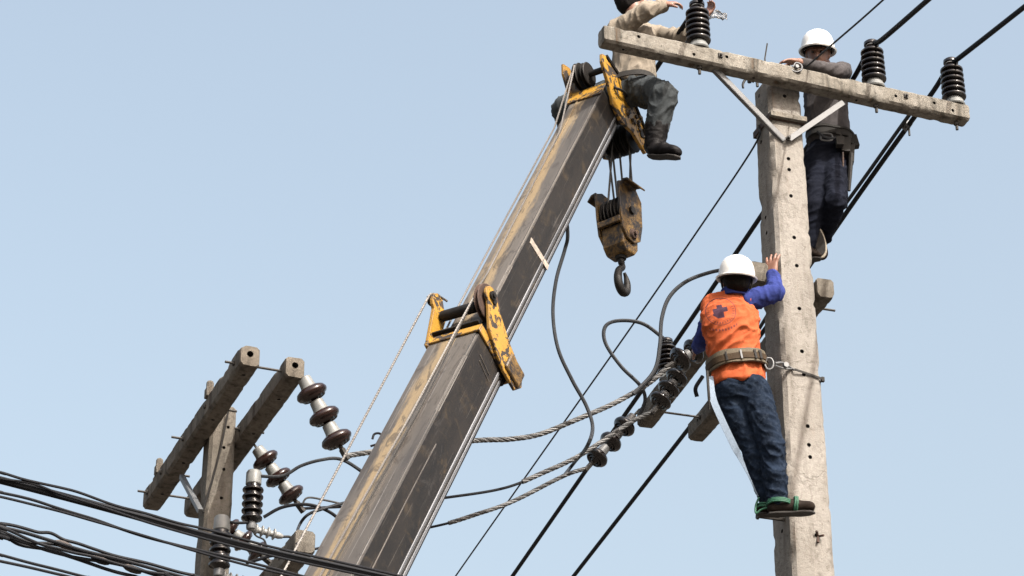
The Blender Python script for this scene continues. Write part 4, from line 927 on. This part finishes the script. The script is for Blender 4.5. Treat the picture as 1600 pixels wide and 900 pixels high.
ring = k.math('MULTIPLY', band_(rad, .86, .022), .7)
ring2 = k.math('MULTIPLY', band_(rad, .60, .012), .25)
ang = k.math('ARCTAN2', v, u)
let = k.math('MULTIPLY', k.math('MULTIPLY', band_(rad, .73, .07), k.math('GREATER_THAN', k.math('SINE', k.math('MULTIPLY', ang, 30)), .0)), k.math('GREATER_THAN', k.noise(o_, 120, 1), .45))
let = k.math('MULTIPLY', k.math('MULTIPLY', let, k.math('LESS_THAN', v, .25)), .6)
txt = k.math('MULTIPLY', k.math('MULTIPLY', band_(k.math('ADD', v, k.math('MULTIPLY', k.math('MULTIPLY', u, u), -.35)), -1.18, .075), band_(u, -.05, .8)), k.math('GREATER_THAN', k.math('SINE', k.math('MULTIPLY', u, 36)), -.3))
txt = k.math('MULTIPLY', txt, .6)
cr1 = k.math('MULTIPLY', band_(u, -.02, .16), band_(v, .02, .42)); cr2 = k.math('MULTIPLY', band_(v, .10, .15), band_(u, -.02, .42))
dsk = k.math('LESS_THAN', k.math('ADD', k.math('ABSOLUTE', k.math('ADD', u, .22)), k.math('ABSOLUTE', k.math('ADD', v, .12))), .30)
emb = k.math('MULTIPLY', k.math('MAXIMUM', k.math('MAXIMUM', cr1, cr2), dsk), .92)
tot = k.math('MAXIMUM', k.math('MAXIMUM', ring, ring2), k.math('MAXIMUM', k.math('MAXIMUM', let, txt), emb))
geo = k.n('NewGeometry'); face_back = k.math('GREATER_THAN', k.dot(geo.outputs['Normal'], (0, -1, 0)), .1)
tot = k.math('MULTIPLY', tot, face_back)
col = k.mix(tot, col, (.022, .020, .05))
M['vest'] = k.out(col, .85, 0, k.math('ADD', f, k.math('MULTIPLY', wv, .25)), .3, .005, .2)
waist = J(1151, 572, 12.86)
vest = [[el(J(1141, 500, 12.79), (.172, .112, .13), TA), el(J(1140, 478, 12.79), (.14, .085, .075), TA)], [el(J(1141, 505, 12.79), (.170, .115, .12), TA), el(waist, (.150, .112, .06), TA)], [el(waist, (.150, .112, .05), TA), el(J(1155, 596, 12.87), (.158, .130, .035), TA)],
        [el(shR + V((-.02, 0, .005)), .058), el(J(1140, 480, 12.79), .085)], [el(shL + V((.012, 0, .004)), .069), el(J(1140, 480, 12.79), .085)], [el(neck + V((0, .02, -.03)), .07), el(J(1143, 480, 12.79), .08)]]
blob('vest', vest, M['vest'], w1, .0075, 4, folds(V((-.78, 0, 0)) - UPI * .62, .021, (13, 2.4), 4.0))
sl = limb((shR - rt * .03, .068), (elR, .053), (wrR + (elR - wrR) * .05, .036))
blob('sleeve', sl, M['blue'], w1, .0065, 3, folds((elR - shR).cross(V((0, 1, 0))), .010, (20, 6), 1.0))
blob('sleeve', limb((shL + rt * .03, .070), (elL, .05), (wrL + (elL - wrL) * .06, .036)), M['blue'], w1, .0065, 3, folds((0, 1, 0), .009, (20, 6), 2.0))
ring_band(neck + V((0, .0, -.012)), orth(V((0, -.1, 1)), rt), .066, .066, .05, .008, 'collar', M['blue'], w1)
tr = [[el(hip + V((0, 0, -.03)), (.146, .114, .05), TA), el(hpL, .1), el(hpR, .1)]]
tr += limb((hpL, .098), (knL, .068), (anL - V((0, 0, .0)), .058)) + limb((hpR, .098), (knR, .070), (anR, .060))
tr += [[el(hip + V((-.06, -.045, -.05)), .08), el(hpL, .09)], [el(hip + V((.06, -.045, -.045)), .08), el(hpR, .09)]]
fA = folds((1, .2, -.35), .015, (17, 4), 7.0); fB = folds((.1, 0, 1), .005, (12, 3), 3.0)
blob('trousers', tr, M['jeans'], w1, .0075, 3, lambda p: fA(p) * (1.25 if p.z < knR.z else .8) + fB(p))
def shoe(heel, toe, parent, mat, mats, w=.043, hgt=.055, ank=None, name='shoe'):
    d = (toe - heel).normalized(); u_ = V((0, 0, 1)); s_ = d.cross(u_).normalized(); A = (s_, d, u_); L = (toe - heel).length
    H = [[el(heel + d * .035 + u_ * .045, (w * .9, .04, .035), A), el(heel + d * (L * .55) + u_ * hgt * .82, (w, .04, hgt * .64), A)], [el(heel + d * (L * .5) + u_ * hgt * .73, (w, .04, hgt * .6), A), el(toe - d * .04 + u_ * hgt * .66, (w * .92, .04, hgt * .48), A)]]
    if ank is not None: H.append([el(heel + d * .045 + u_ * .05, (w * .85, .045, .03), A), el(ank, .043)])
    o = blob(name, H, mat, parent, .006, 3, folds((1, 0, .2), .003, (30, 10)))
    mb = MB(); out = [(-w * .75, .0), (-w * .95, .05), (-w * .8, L * .45), (-w * 1.02, L * .72), (-w * .75, L - .02), (0, L + .006), (w * .75, L - .02), (w * 1.02, L * .72), (w * .8, L * .45), (w * .95, .05), (w * .75, .0), (0, -.012)]
    mb.prism([(x_ * .82, y_ * .95 + .006) for x_, y_ in out], heel + u_ * .0, s_, d, u_, .013); mb.build('sole', mats, o, smooth=False, bevel=.004)
    return o
shoe(J(1200, 806, 12.90), J(1275, 803, 12.90), w1, M['shoe'], M['soled'], .045, hgt=.066, ank=anR)
shoe(J(1184, 806, 12.98), J(1226, 806, 12.93), w1, M['shoe'], M['soled'], .043, hgt=.066, ank=anL)
# green cord lashed round the ankles and shoes
def coil(c, ax, rx, ry, n, h, r, name, mat, parent):
    pts = []
    for i in range(n * 14 + 1):
        a = 2 * math.pi * i / 14; t = i / (n * 14); pts.append(c + ax[0] * (rx * math.cos(a)) + ax[1] * (ry * math.sin(a)) + ax[2] * (h * (t - .5) + .006 * noise.noise(V((i * .7, n, 0)))))
    return MB().tube(pts, r, 6).build(name, mat, parent)
coil(anR + V((.012, -.0, -.03)), orth((.1, 0, 1), (1, 0, 0)), .068, .066, 3, .026, .0065, 'ankle_cord', M['green'], w1)
coil(J(1243, 790, 12.9), orth((1, 0, -.15), (0, 1, 0)), .05, .048, 2, .022, .007, 'ankle_cord', M['green'], w1)
coil(anL + V((-.012, 0, -.055)), orth((.2, 0, 1), (1, 0, 0)), .068, .064, 2, .03, .006, 'ankle_cord', M['green'], w1)
q = J(1181, 790, 12.93); MB().tube(cat_rom([q + V((.02, 0, .05)), q, q + V((-.002, -.01, -.05)), q + V((.03, -.02, -.03)), q + V((.08, -.03, -.02))], 6), .006, 6).build('ankle_cord', M['green'], w1)
# body belt with pad, dark strap, buckle loops, and the strap round the pole
bc = J(1151, 570, 12.86); BA = orth(V((-.16, -.05, 1)), rt)
ring_band(bc, BA, .160, .128, .085, .012, 'belt_pad', M['webg'], w1, wob=.006)
ring_band(bc + BA[2] * -.004, BA, .170, .138, .042, .007, 'belt_strap', M['beltb'], w1, wob=.004)
for a_, wd in ((-98, .012), (-70, .016), (-58, .02), (-125, .012)):
    ca, sa = math.cos(R(a_)), math.sin(R(a_)); den = (abs(ca) ** 2.4 + abs(sa) ** 2.4) ** (1 / 2.4); c_ = bc + BA[0] * (.179 * ca / den) + BA[1] * (.147 * sa / den); rad_ = (BA[0] * ca / .17 + BA[1] * sa / .14).normalized()
    MB().box(c_, BA[2].cross(rad_).normalized(), BA[2], rad_, wd, .056, .006).build('belt_loop', M['galv'] if a_ in (-98,) else M['strapd'], w1, bevel=.002)
dr = J(1199, 568, 12.80)
mb = MB(); mb.tube(cat_rom([dr + V((.0, 0, .035)), dr + V((.024, .0, .03)), dr + V((.034, 0, 0)), dr + V((.024, 0, -.03)), dr + V((0, 0, -.035)), dr + V((-.012, .01, 0)), dr + V((0, 0, .035))], 6), .0055, 7); mb.build('d_ring', M['galv'], w1)
hk = J(1211, 570, 12.86); hk2 = pface(1236, 575, .012)
mb = MB(); mb.tube(cat_rom([hk + V((0, 0, .01)), (hk + hk2) / 2 + V((0, 0, .022)), hk2 + V((0, 0, .0)), hk2 + V((.02, .0, -.012))], 6), .007, 7); mb.tube(cat_rom([hk + V((0, 0, -.005)), (hk + hk2) / 2 + V((0, 0, -.012)), hk2 + V((0, 0, -.006))], 6), .006, 7); mb.lathe([(.016, -.012), (.016, .012)], (hk + hk2) / 2 + V((.015, 0, .008)), B_P, 10); mb.build('snap_hook', M['galv'], w1)
st = thing('pole_strap', pface(1284, 592, .004), 'thin dark safety strap looped round the pole from the lineman\'s belt', 'strap')
z1, z2 = hk2.z - .006, pface(1286, 593).z
hwid = pole_w(z2) / 2
cn = [POLE + A_P * (hwid + .004) - B_P * (hwid * 1.04 + .004), POLE + A_P * (hwid + .004) + B_P * (hwid * 1.04 + .004), POLE - A_P * (hwid + .004) + B_P * (hwid * 1.04 + .004)]
for c_ in cn: c_.z = z2
pth = [hk2 + V((.02, -.004, -.012)), hk2.lerp(cn[0], .5), cn[0], cn[0].lerp(cn[1], .5), cn[1], cn[1].lerp(cn[2], .5), cn[2], bc - BA[0] * .05 + BA[1] * .14]
mb = MB(); rings = []
for i, p in enumerate(pth):
    a_ = pth[max(0, i - 1)]; b_ = pth[min(len(pth) - 1, i + 1)]; d_ = (b_ - a_).normalized(); o__ = d_.cross(V((0, 0, 1))).normalized()
    rings.append([p + V((0, 0, .0065)), p + V((0, 0, .0065)) + o__ * .004, p - V((0, 0, .0065)) + o__ * .004, p - V((0, 0, .0065))])
mb.ring_skin(rings).build('webbing', M['strapd'], st)
MB().box(cn[0].lerp(cn[1], .02) + V((0, 0, 0)), A_P, B_P, V((0, 0, 1)), .02, .02, .03).build('corner_guard', M['strapd'], st, bevel=.003)
# pale webbing tail from belt to ankle
pth = cat_rom([J(1109, 588, 12.80), J(1114, 622, 12.78), J(1128, 656, 12.79), J(1146, 694, 12.82), J(1158, 718, 12.85), J(1172, 748, 12.88), J(1184, 775, 12.93)], 6)
mb = MB(); rings = []
for i, p in enumerate(pth):
    t = i / (len(pth) - 1); d_ = (pth[min(i + 1, len(pth) - 1)] - pth[max(0, i - 1)]).normalized(); s_ = d_.cross(V((0, 1, .2))).normalized(); wdt = .019 if t < .55 else max(.004, .019 - (t - .55) * .06)
    rings.append([p - s_ * wdt, p + s_ * wdt, p + s_ * wdt + V((0, .004, 0)), p - s_ * wdt + V((0, .004, 0))])
mb.ring_skin(rings).build('webbing_tail', M['webw'], w1, ang=50)
MB().tube(cat_rom([J(1105, 580, 12.78), J(1107, 610, 12.77), J(1109, 640, 12.8)], 6), .008, 6).build('tool_cord', M['strapd'], w1)

# ---- the grey-shirted worker behind the pole
SHIFT = 0.05
ZT = ARM_Z + AH / 2
w2r = thing('person', J(1290, 400, 13.55), 'worker in grey shirt and white helmet leaning over the top arm behind the pole', 'person', 'line workers')
rt = V((1, .1, 0)).normalized(); TA = (rt, V((-.1, 1, 0)), V((0, 0, 1)))
chest, hip = J(1290, 140, 13.60), J(1297, 226, 13.63)
shL, shR = J(1317, 112, 13.55), J(1264, 108, 13.55); hd2 = J(1278, 86, 13.46)
def armtop(px, up_=.05, back_=0.0):
    q = onplane(px, 100, p0, A_T); q.z = ZT + up_; return q + B_T * back_
elL, wrL = armtop(1318, .125, .09), armtop(1248, .07, .0)
elR, wrR = armtop(1256, .06, .15), armtop(1290, .115, .08)
HH, eyes, HA = head_hulls(hd2, (.02, -.3, 1), (-.2, -1, -.5), .95)
HL = hand_hulls(wrL, -A_T + V((0, 0, -.10)), V((0, -.3, 1)), .92, .25, -1); HR = hand_hulls(wrR, A_T + V((0, 0, -.05)), V((0, 0, 1)), .9, .25, 1)
hpL, knL, anL = J(1303, 250, 13.62), J(1305, 316, 13.46), J(1287, 366, 13.66)
hpR, knR, anR = J(1278, 250, 13.6), J(1272, 322, 13.52), J(1262, 385, 13.60)
body = HH + HL + HR + [[el(J(1286, 108, 13.57), .06), el(hd2, .055)], [el(chest, (.12, .085, .13), TA), el(hip, (.12, .085, .09), TA)]]
body += limb((shL, .048), (elL, .036), (wrL, .026)) + limb((shR, .048), (elR, .036), (wrR, .026)) + [[el(chest + V((0, 0, .1)), .06), el(shL, .048)], [el(chest + V((0, 0, .1)), .06), el(shR, .048)]]
body += limb((hpL, .07), (knL, .048), (anL, .036)) + limb((hpR, .07), (knR, .048), (anR, .036))
blob('body', body, M['skin'], w2r, .006, 3)
for e in eyes: MB().lathe([(.003, -.006), (.008, -.003), (.009, 0), (.008, .004), (.002, .008)], e, HA[1], 10).build('eye', M['eye'], w2r)
blob('hair', [[el(hd2 + V((0, .03, .02)), (.08, .07, .075), HA)]], M['hair'], w2r, .009, 2)
helmet(hd2 + V((-.0, .0, .034)), V((.02, -.26, 1)), V((-.2, -1, -.3)), w2r, .98)
sh = [[el(chest + V((0, 0, .04)), (.142, .105, .10), TA), el(J(1291, 180, 13.61), (.138, .105, .06), TA)], [el(J(1291, 180, 13.61), (.138, .105, .06), TA), el(hip + V((0, 0, .01)), (.140, .108, .05), TA)], [el(shL, .06), el(chest + V((0, 0, .1)), .08)], [el(shR, .06), el(chest + V((0, 0, .1)), .08)]]
sh += limb((shL, .062), (elL, .052), (wrL + (elL - wrL) * .12, .036)) + limb((shR, .062), (elR, .05), (wrR + (elR - wrR) * .1, .036))
fA = folds((.5, 0, 1), .010, (15, 3.5), 5.0)
blob('shirt', sh, M['greysh'], w2r, .0075, 3, fA)
tr = [[el(hip + V((0, 0, -.03)), (.142, .11, .06), TA), el(hpL, .095), el(hpR, .09)]] + limb((hpL, .093), (knL, .070), (anL, .058)) + limb((hpR, .088), (knR, .066), (anR, .055))
fB = folds((1, 0, .3), .014, (16, 4), 9.0)
blob('trousers', tr, M['navy'], w2r, .0075, 3, fB)
ring_band(J(1297, 217, 13.62), orth(V((.1, 0, 1)), rt), .138, .108, .055, .010, 'tool_belt', M['strapd'], w2r, wob=.008)
ring_band(J(1297, 212, 13.62), orth(V((.1, 0, 1)), rt), .147, .117, .02, .006, 'belt_strap', M['strapd'], w2r, wob=.006)
for (px, py, Y, sx, sz, r_) in ((1322, 228, 13.52, .05, .10, .12), (1334, 222, 13.58, .05, .08, -.2), (1330, 242, 13.54, .035, .12, .1), (1312, 222, 13.48, .045, .06, 0)):
    q = J(px, py, Y); A = orth(V((r_, 0, 1)), (1, 0, 0)); mb = MB(); mb.box(q, A[0], A[1], A[2], sx, .05, sz); mb.tube(cat_rom([q + A[2] * sz * .3, q + A[2] * (sz * .5 + .02) + A[0] * .01, q + A[2] * (sz * .5 + .03) - A[0] * .02], 4), .009, 6); mb.build('tool_pouch', M['strapd'], w2r, bevel=.012)
mb = MB(); mb.tube([J(1330, 240, 13.52), J(1328, 272, 13.52), J(1326, 298, 13.53)], lambda t: .016 - .004 * t, 8); mb.build('hand_tool', M['iron'], w2r)
mb = MB(); mb.tube([J(1317, 238, 13.5), J(1318, 275, 13.5)], .006, 6); mb.build('hand_tool', M['rust'], w2r)
mb = MB(); q = J(1291, 214, 13.46); mb.tube(cat_rom([q + V((-.03, 0, .025)), q + V((.03, 0, .02)), q + V((.032, 0, -.022)), q + V((-.03, 0, -.02)), q + V((-.03, 0, .025))], 5), .006, 6); mb.build('buckle', M['galv'], w2r)
mb = MB(); mb.tube(cat_rom([J(1277, 205, 13.45), J(1285, 212, 13.44), J(1296, 216, 13.45), J(1312, 214, 13.47)], 5), .007, 6); mb.build('lanyard', M['cable_g'], w2r)
# shoe seen from below, sole towards the camera
sc_ = J(1279, 373, 13.58); nrm = V((-.15, -1, -.25)).normalized(); A = orth(nrm, (1, 0, 0.0)); lng = (V((-.12, .1, 1)) - nrm * V((-.12, .1, 1)).dot(nrm)).normalized(); sid = lng.cross(nrm)
A = (sid, lng, nrm)
blob('shoe', [[el(sc_ - nrm * .035 + lng * .045, (.040, .045, .04), A), el(sc_ - nrm * .035 - lng * .08, (.042, .05, .035), A)], [el(sc_ - nrm * .04 + lng * .05, .042), el(anL, .045)]], M['shoe'], w2r, .007, 3)
for r_, z0, z1, nm, mt in ((1.0, -.008, .010, 'sole', 'sole'), (.84, .010, .015, 'tread', 'soled')):
    out = [(.040 * r_ * math.sin(2 * math.pi * i / 24) * (1 + .12 * math.cos(2 * math.pi * i / 24 + math.pi)), (.105 * r_ * math.cos(2 * math.pi * i / 24)) - .02) for i in range(24)]
    mb = MB(); mb.prism(out, sc_ + nrm * z0, sid, lng, nrm, z1 - z0); mb.build(nm, M[mt], w2r, smooth=False, bevel=.003)
shoe(J(1256, 412, 13.62), J(1282, 404, 13.50), w2r, M['shoe'], M['soled'], .042, ank=anR)

# ---- the khaki-shirted worker sitting
SHIFT = 0.14
w3 = thing('person', J(985, 150, 13.08), 'worker in khaki shirt and black boots sitting astride the crane boom tip', 'person', 'line workers')
rt = V((.9, -.42, 0)).normalized(); TA = (rt, V((.42, .9, 0)), V((0, 0, 1)))
hip, chest = J(992, 134, 13.12), J(991, 70, 13.12)
shR, shL = J(966, 46, 13.00), J(1020, 55, 13.18); hd3 = J(986, -6, 13.12)
elR, wrR = J(1008, 17, 12.90), J(1036, 8, 12.93); elL, wrL = J(1066, 58, 13.10), J(1096, 28, 12.99)
HH, eyes, HA = head_hulls(hd3, (.25, 0, 1), (.95, .1, -.3), .97)
HR = hand_hulls(wrR, (1, .05, .22), (-.1, -.6, .8), .95, .5, -1); HL = hand_hulls(wrL, (.6, -.1, .6), (.5, .6, -.2), .95, .55, -1)
hpN, knN, anN = J(1008, 143, 13.06), J(1038, 150, 12.88), J(1027, 208, 12.93)
hpF, knF, anF = J(962, 146, 13.18), J(882, 170, 13.28), J(905, 235, 13.42)
body = HH + HR + HL + [[el(J(996, 42, 13.12), .06), el(hd3, .055)], [el(chest, (.12, .085, .13), TA), el(hip, (.12, .085, .09), TA)]]
body += limb((shR, .05), (elR, .038), (wrR, .028)) + limb((shL, .05), (elL, .038), (wrL, .028)) + [[el(chest + V((0, 0, .08)), .06), el(shR, .05)], [el(chest + V((0, 0, .08)), .06), el(shL, .05)]]
body += limb((hpN, .07), (knN, .05), (anN, .036)) + limb((hpF, .07), (knF, .05), (anF, .036))
blob('body', body, M['skin'], w3, .006, 3)
blob('hood', [[el(hd3 + V((-.015, 0, .01)), (.088, .1, .1), HA), el(hd3 + V((-.02, 0, -.07)), (.07, .075, .06), HA)]], M['black'], w3, .008, 3, folds((0, 0, 1), .006, (20, 6)))
sh = [[el(chest + V((0, 0, .03)), (.140, .112, .11), TA), el(J(990, 110, 13.12), (.142, .115, .06), TA)], [el(J(990, 110, 13.12), (.142, .115, .06), TA), el(hip + V((0, 0, .02)), (.146, .12, .05), TA)], [el(shR, .065), el(chest + V((0, 0, .08)), .09)], [el(shL, .062), el(chest + V((0, 0, .08)), .09)]]
sh += limb((shR, .066), (elR, .058), (wrR + (elR - wrR) * .1, .042)) + limb((shL, .062), (elL, .052), (wrL + (elL - wrL) * .15, .040))
fA = folds((.35, 0, 1), .02, (13, 3), 12.0)
blob('shirt', sh, M['khaki'], w3, .0075, 3, fA)
ring_band(J(986, 132, 13.1), orth(V((0, 0, 1)), rt), .155, .128, .04, .006, 'belt', M['strapd'], w3, wob=.004)
tr = [[el(hip + V((0, 0, -.02)), (.148, .122, .06), TA), el(hpN, .1), el(hpF, .1)]] + limb((hpN, .1), (knN, .086), (anN + V((0, 0, .05)), .070)) + limb((hpF, .1), (knF, .080), (anF, .062))
fB = folds((.4, 0, 1), .017, (15, 4), 15.0)
blob('trousers', tr, M['slate'], w3, .0075, 8, fB)
shoe(J(1014, 247, 12.95), J(1064, 247, 12.80), w3, M['boot'], M['soled'], .05, hgt=.075, ank=anN, name='boot')
blob('boot_shaft', limb((anN + V((.0, 0, .045)), .070), (J(1023, 228, 12.95), .064)), M['boot'], w3, .007, 2, folds((1, 0, 0), .006, (24, 6), 3.0))
# scrap of plastic film caught by his far hand, behind the insulator
mb = MB(); q = J(1122, 24, 12.98); n_ = 9
for j in range(n_):
    for i in range(n_):
        a_, b_ = i / (n_ - 1) - .5, j / (n_ - 1) - .5
        mb.v.append(q + V((a_ * .11, .03 * noise.noise(V((a_ * 7, b_ * 7, 3))), b_ * .05 + a_ * -.02 + .02 * noise.noise(V((a_ * 9, b_ * 9, 8))))))
mb.f = [(j * n_ + i, j * n_ + i + 1, (j + 1) * n_ + i + 1, (j + 1) * n_ + i) for j in range(n_ - 1) for i in range(n_ - 1)]
po = mb.top('plastic_film', M['plastic']); po.modifiers.new('s', 'SOLIDIFY').thickness = .001
M['plastic'].node_tree.nodes['Principled BSDF'].inputs['Transmission Weight'].default_value = .7
tag(po, 'scrap of clear plastic film beside the first insulator on the top arm', 'plastic film')
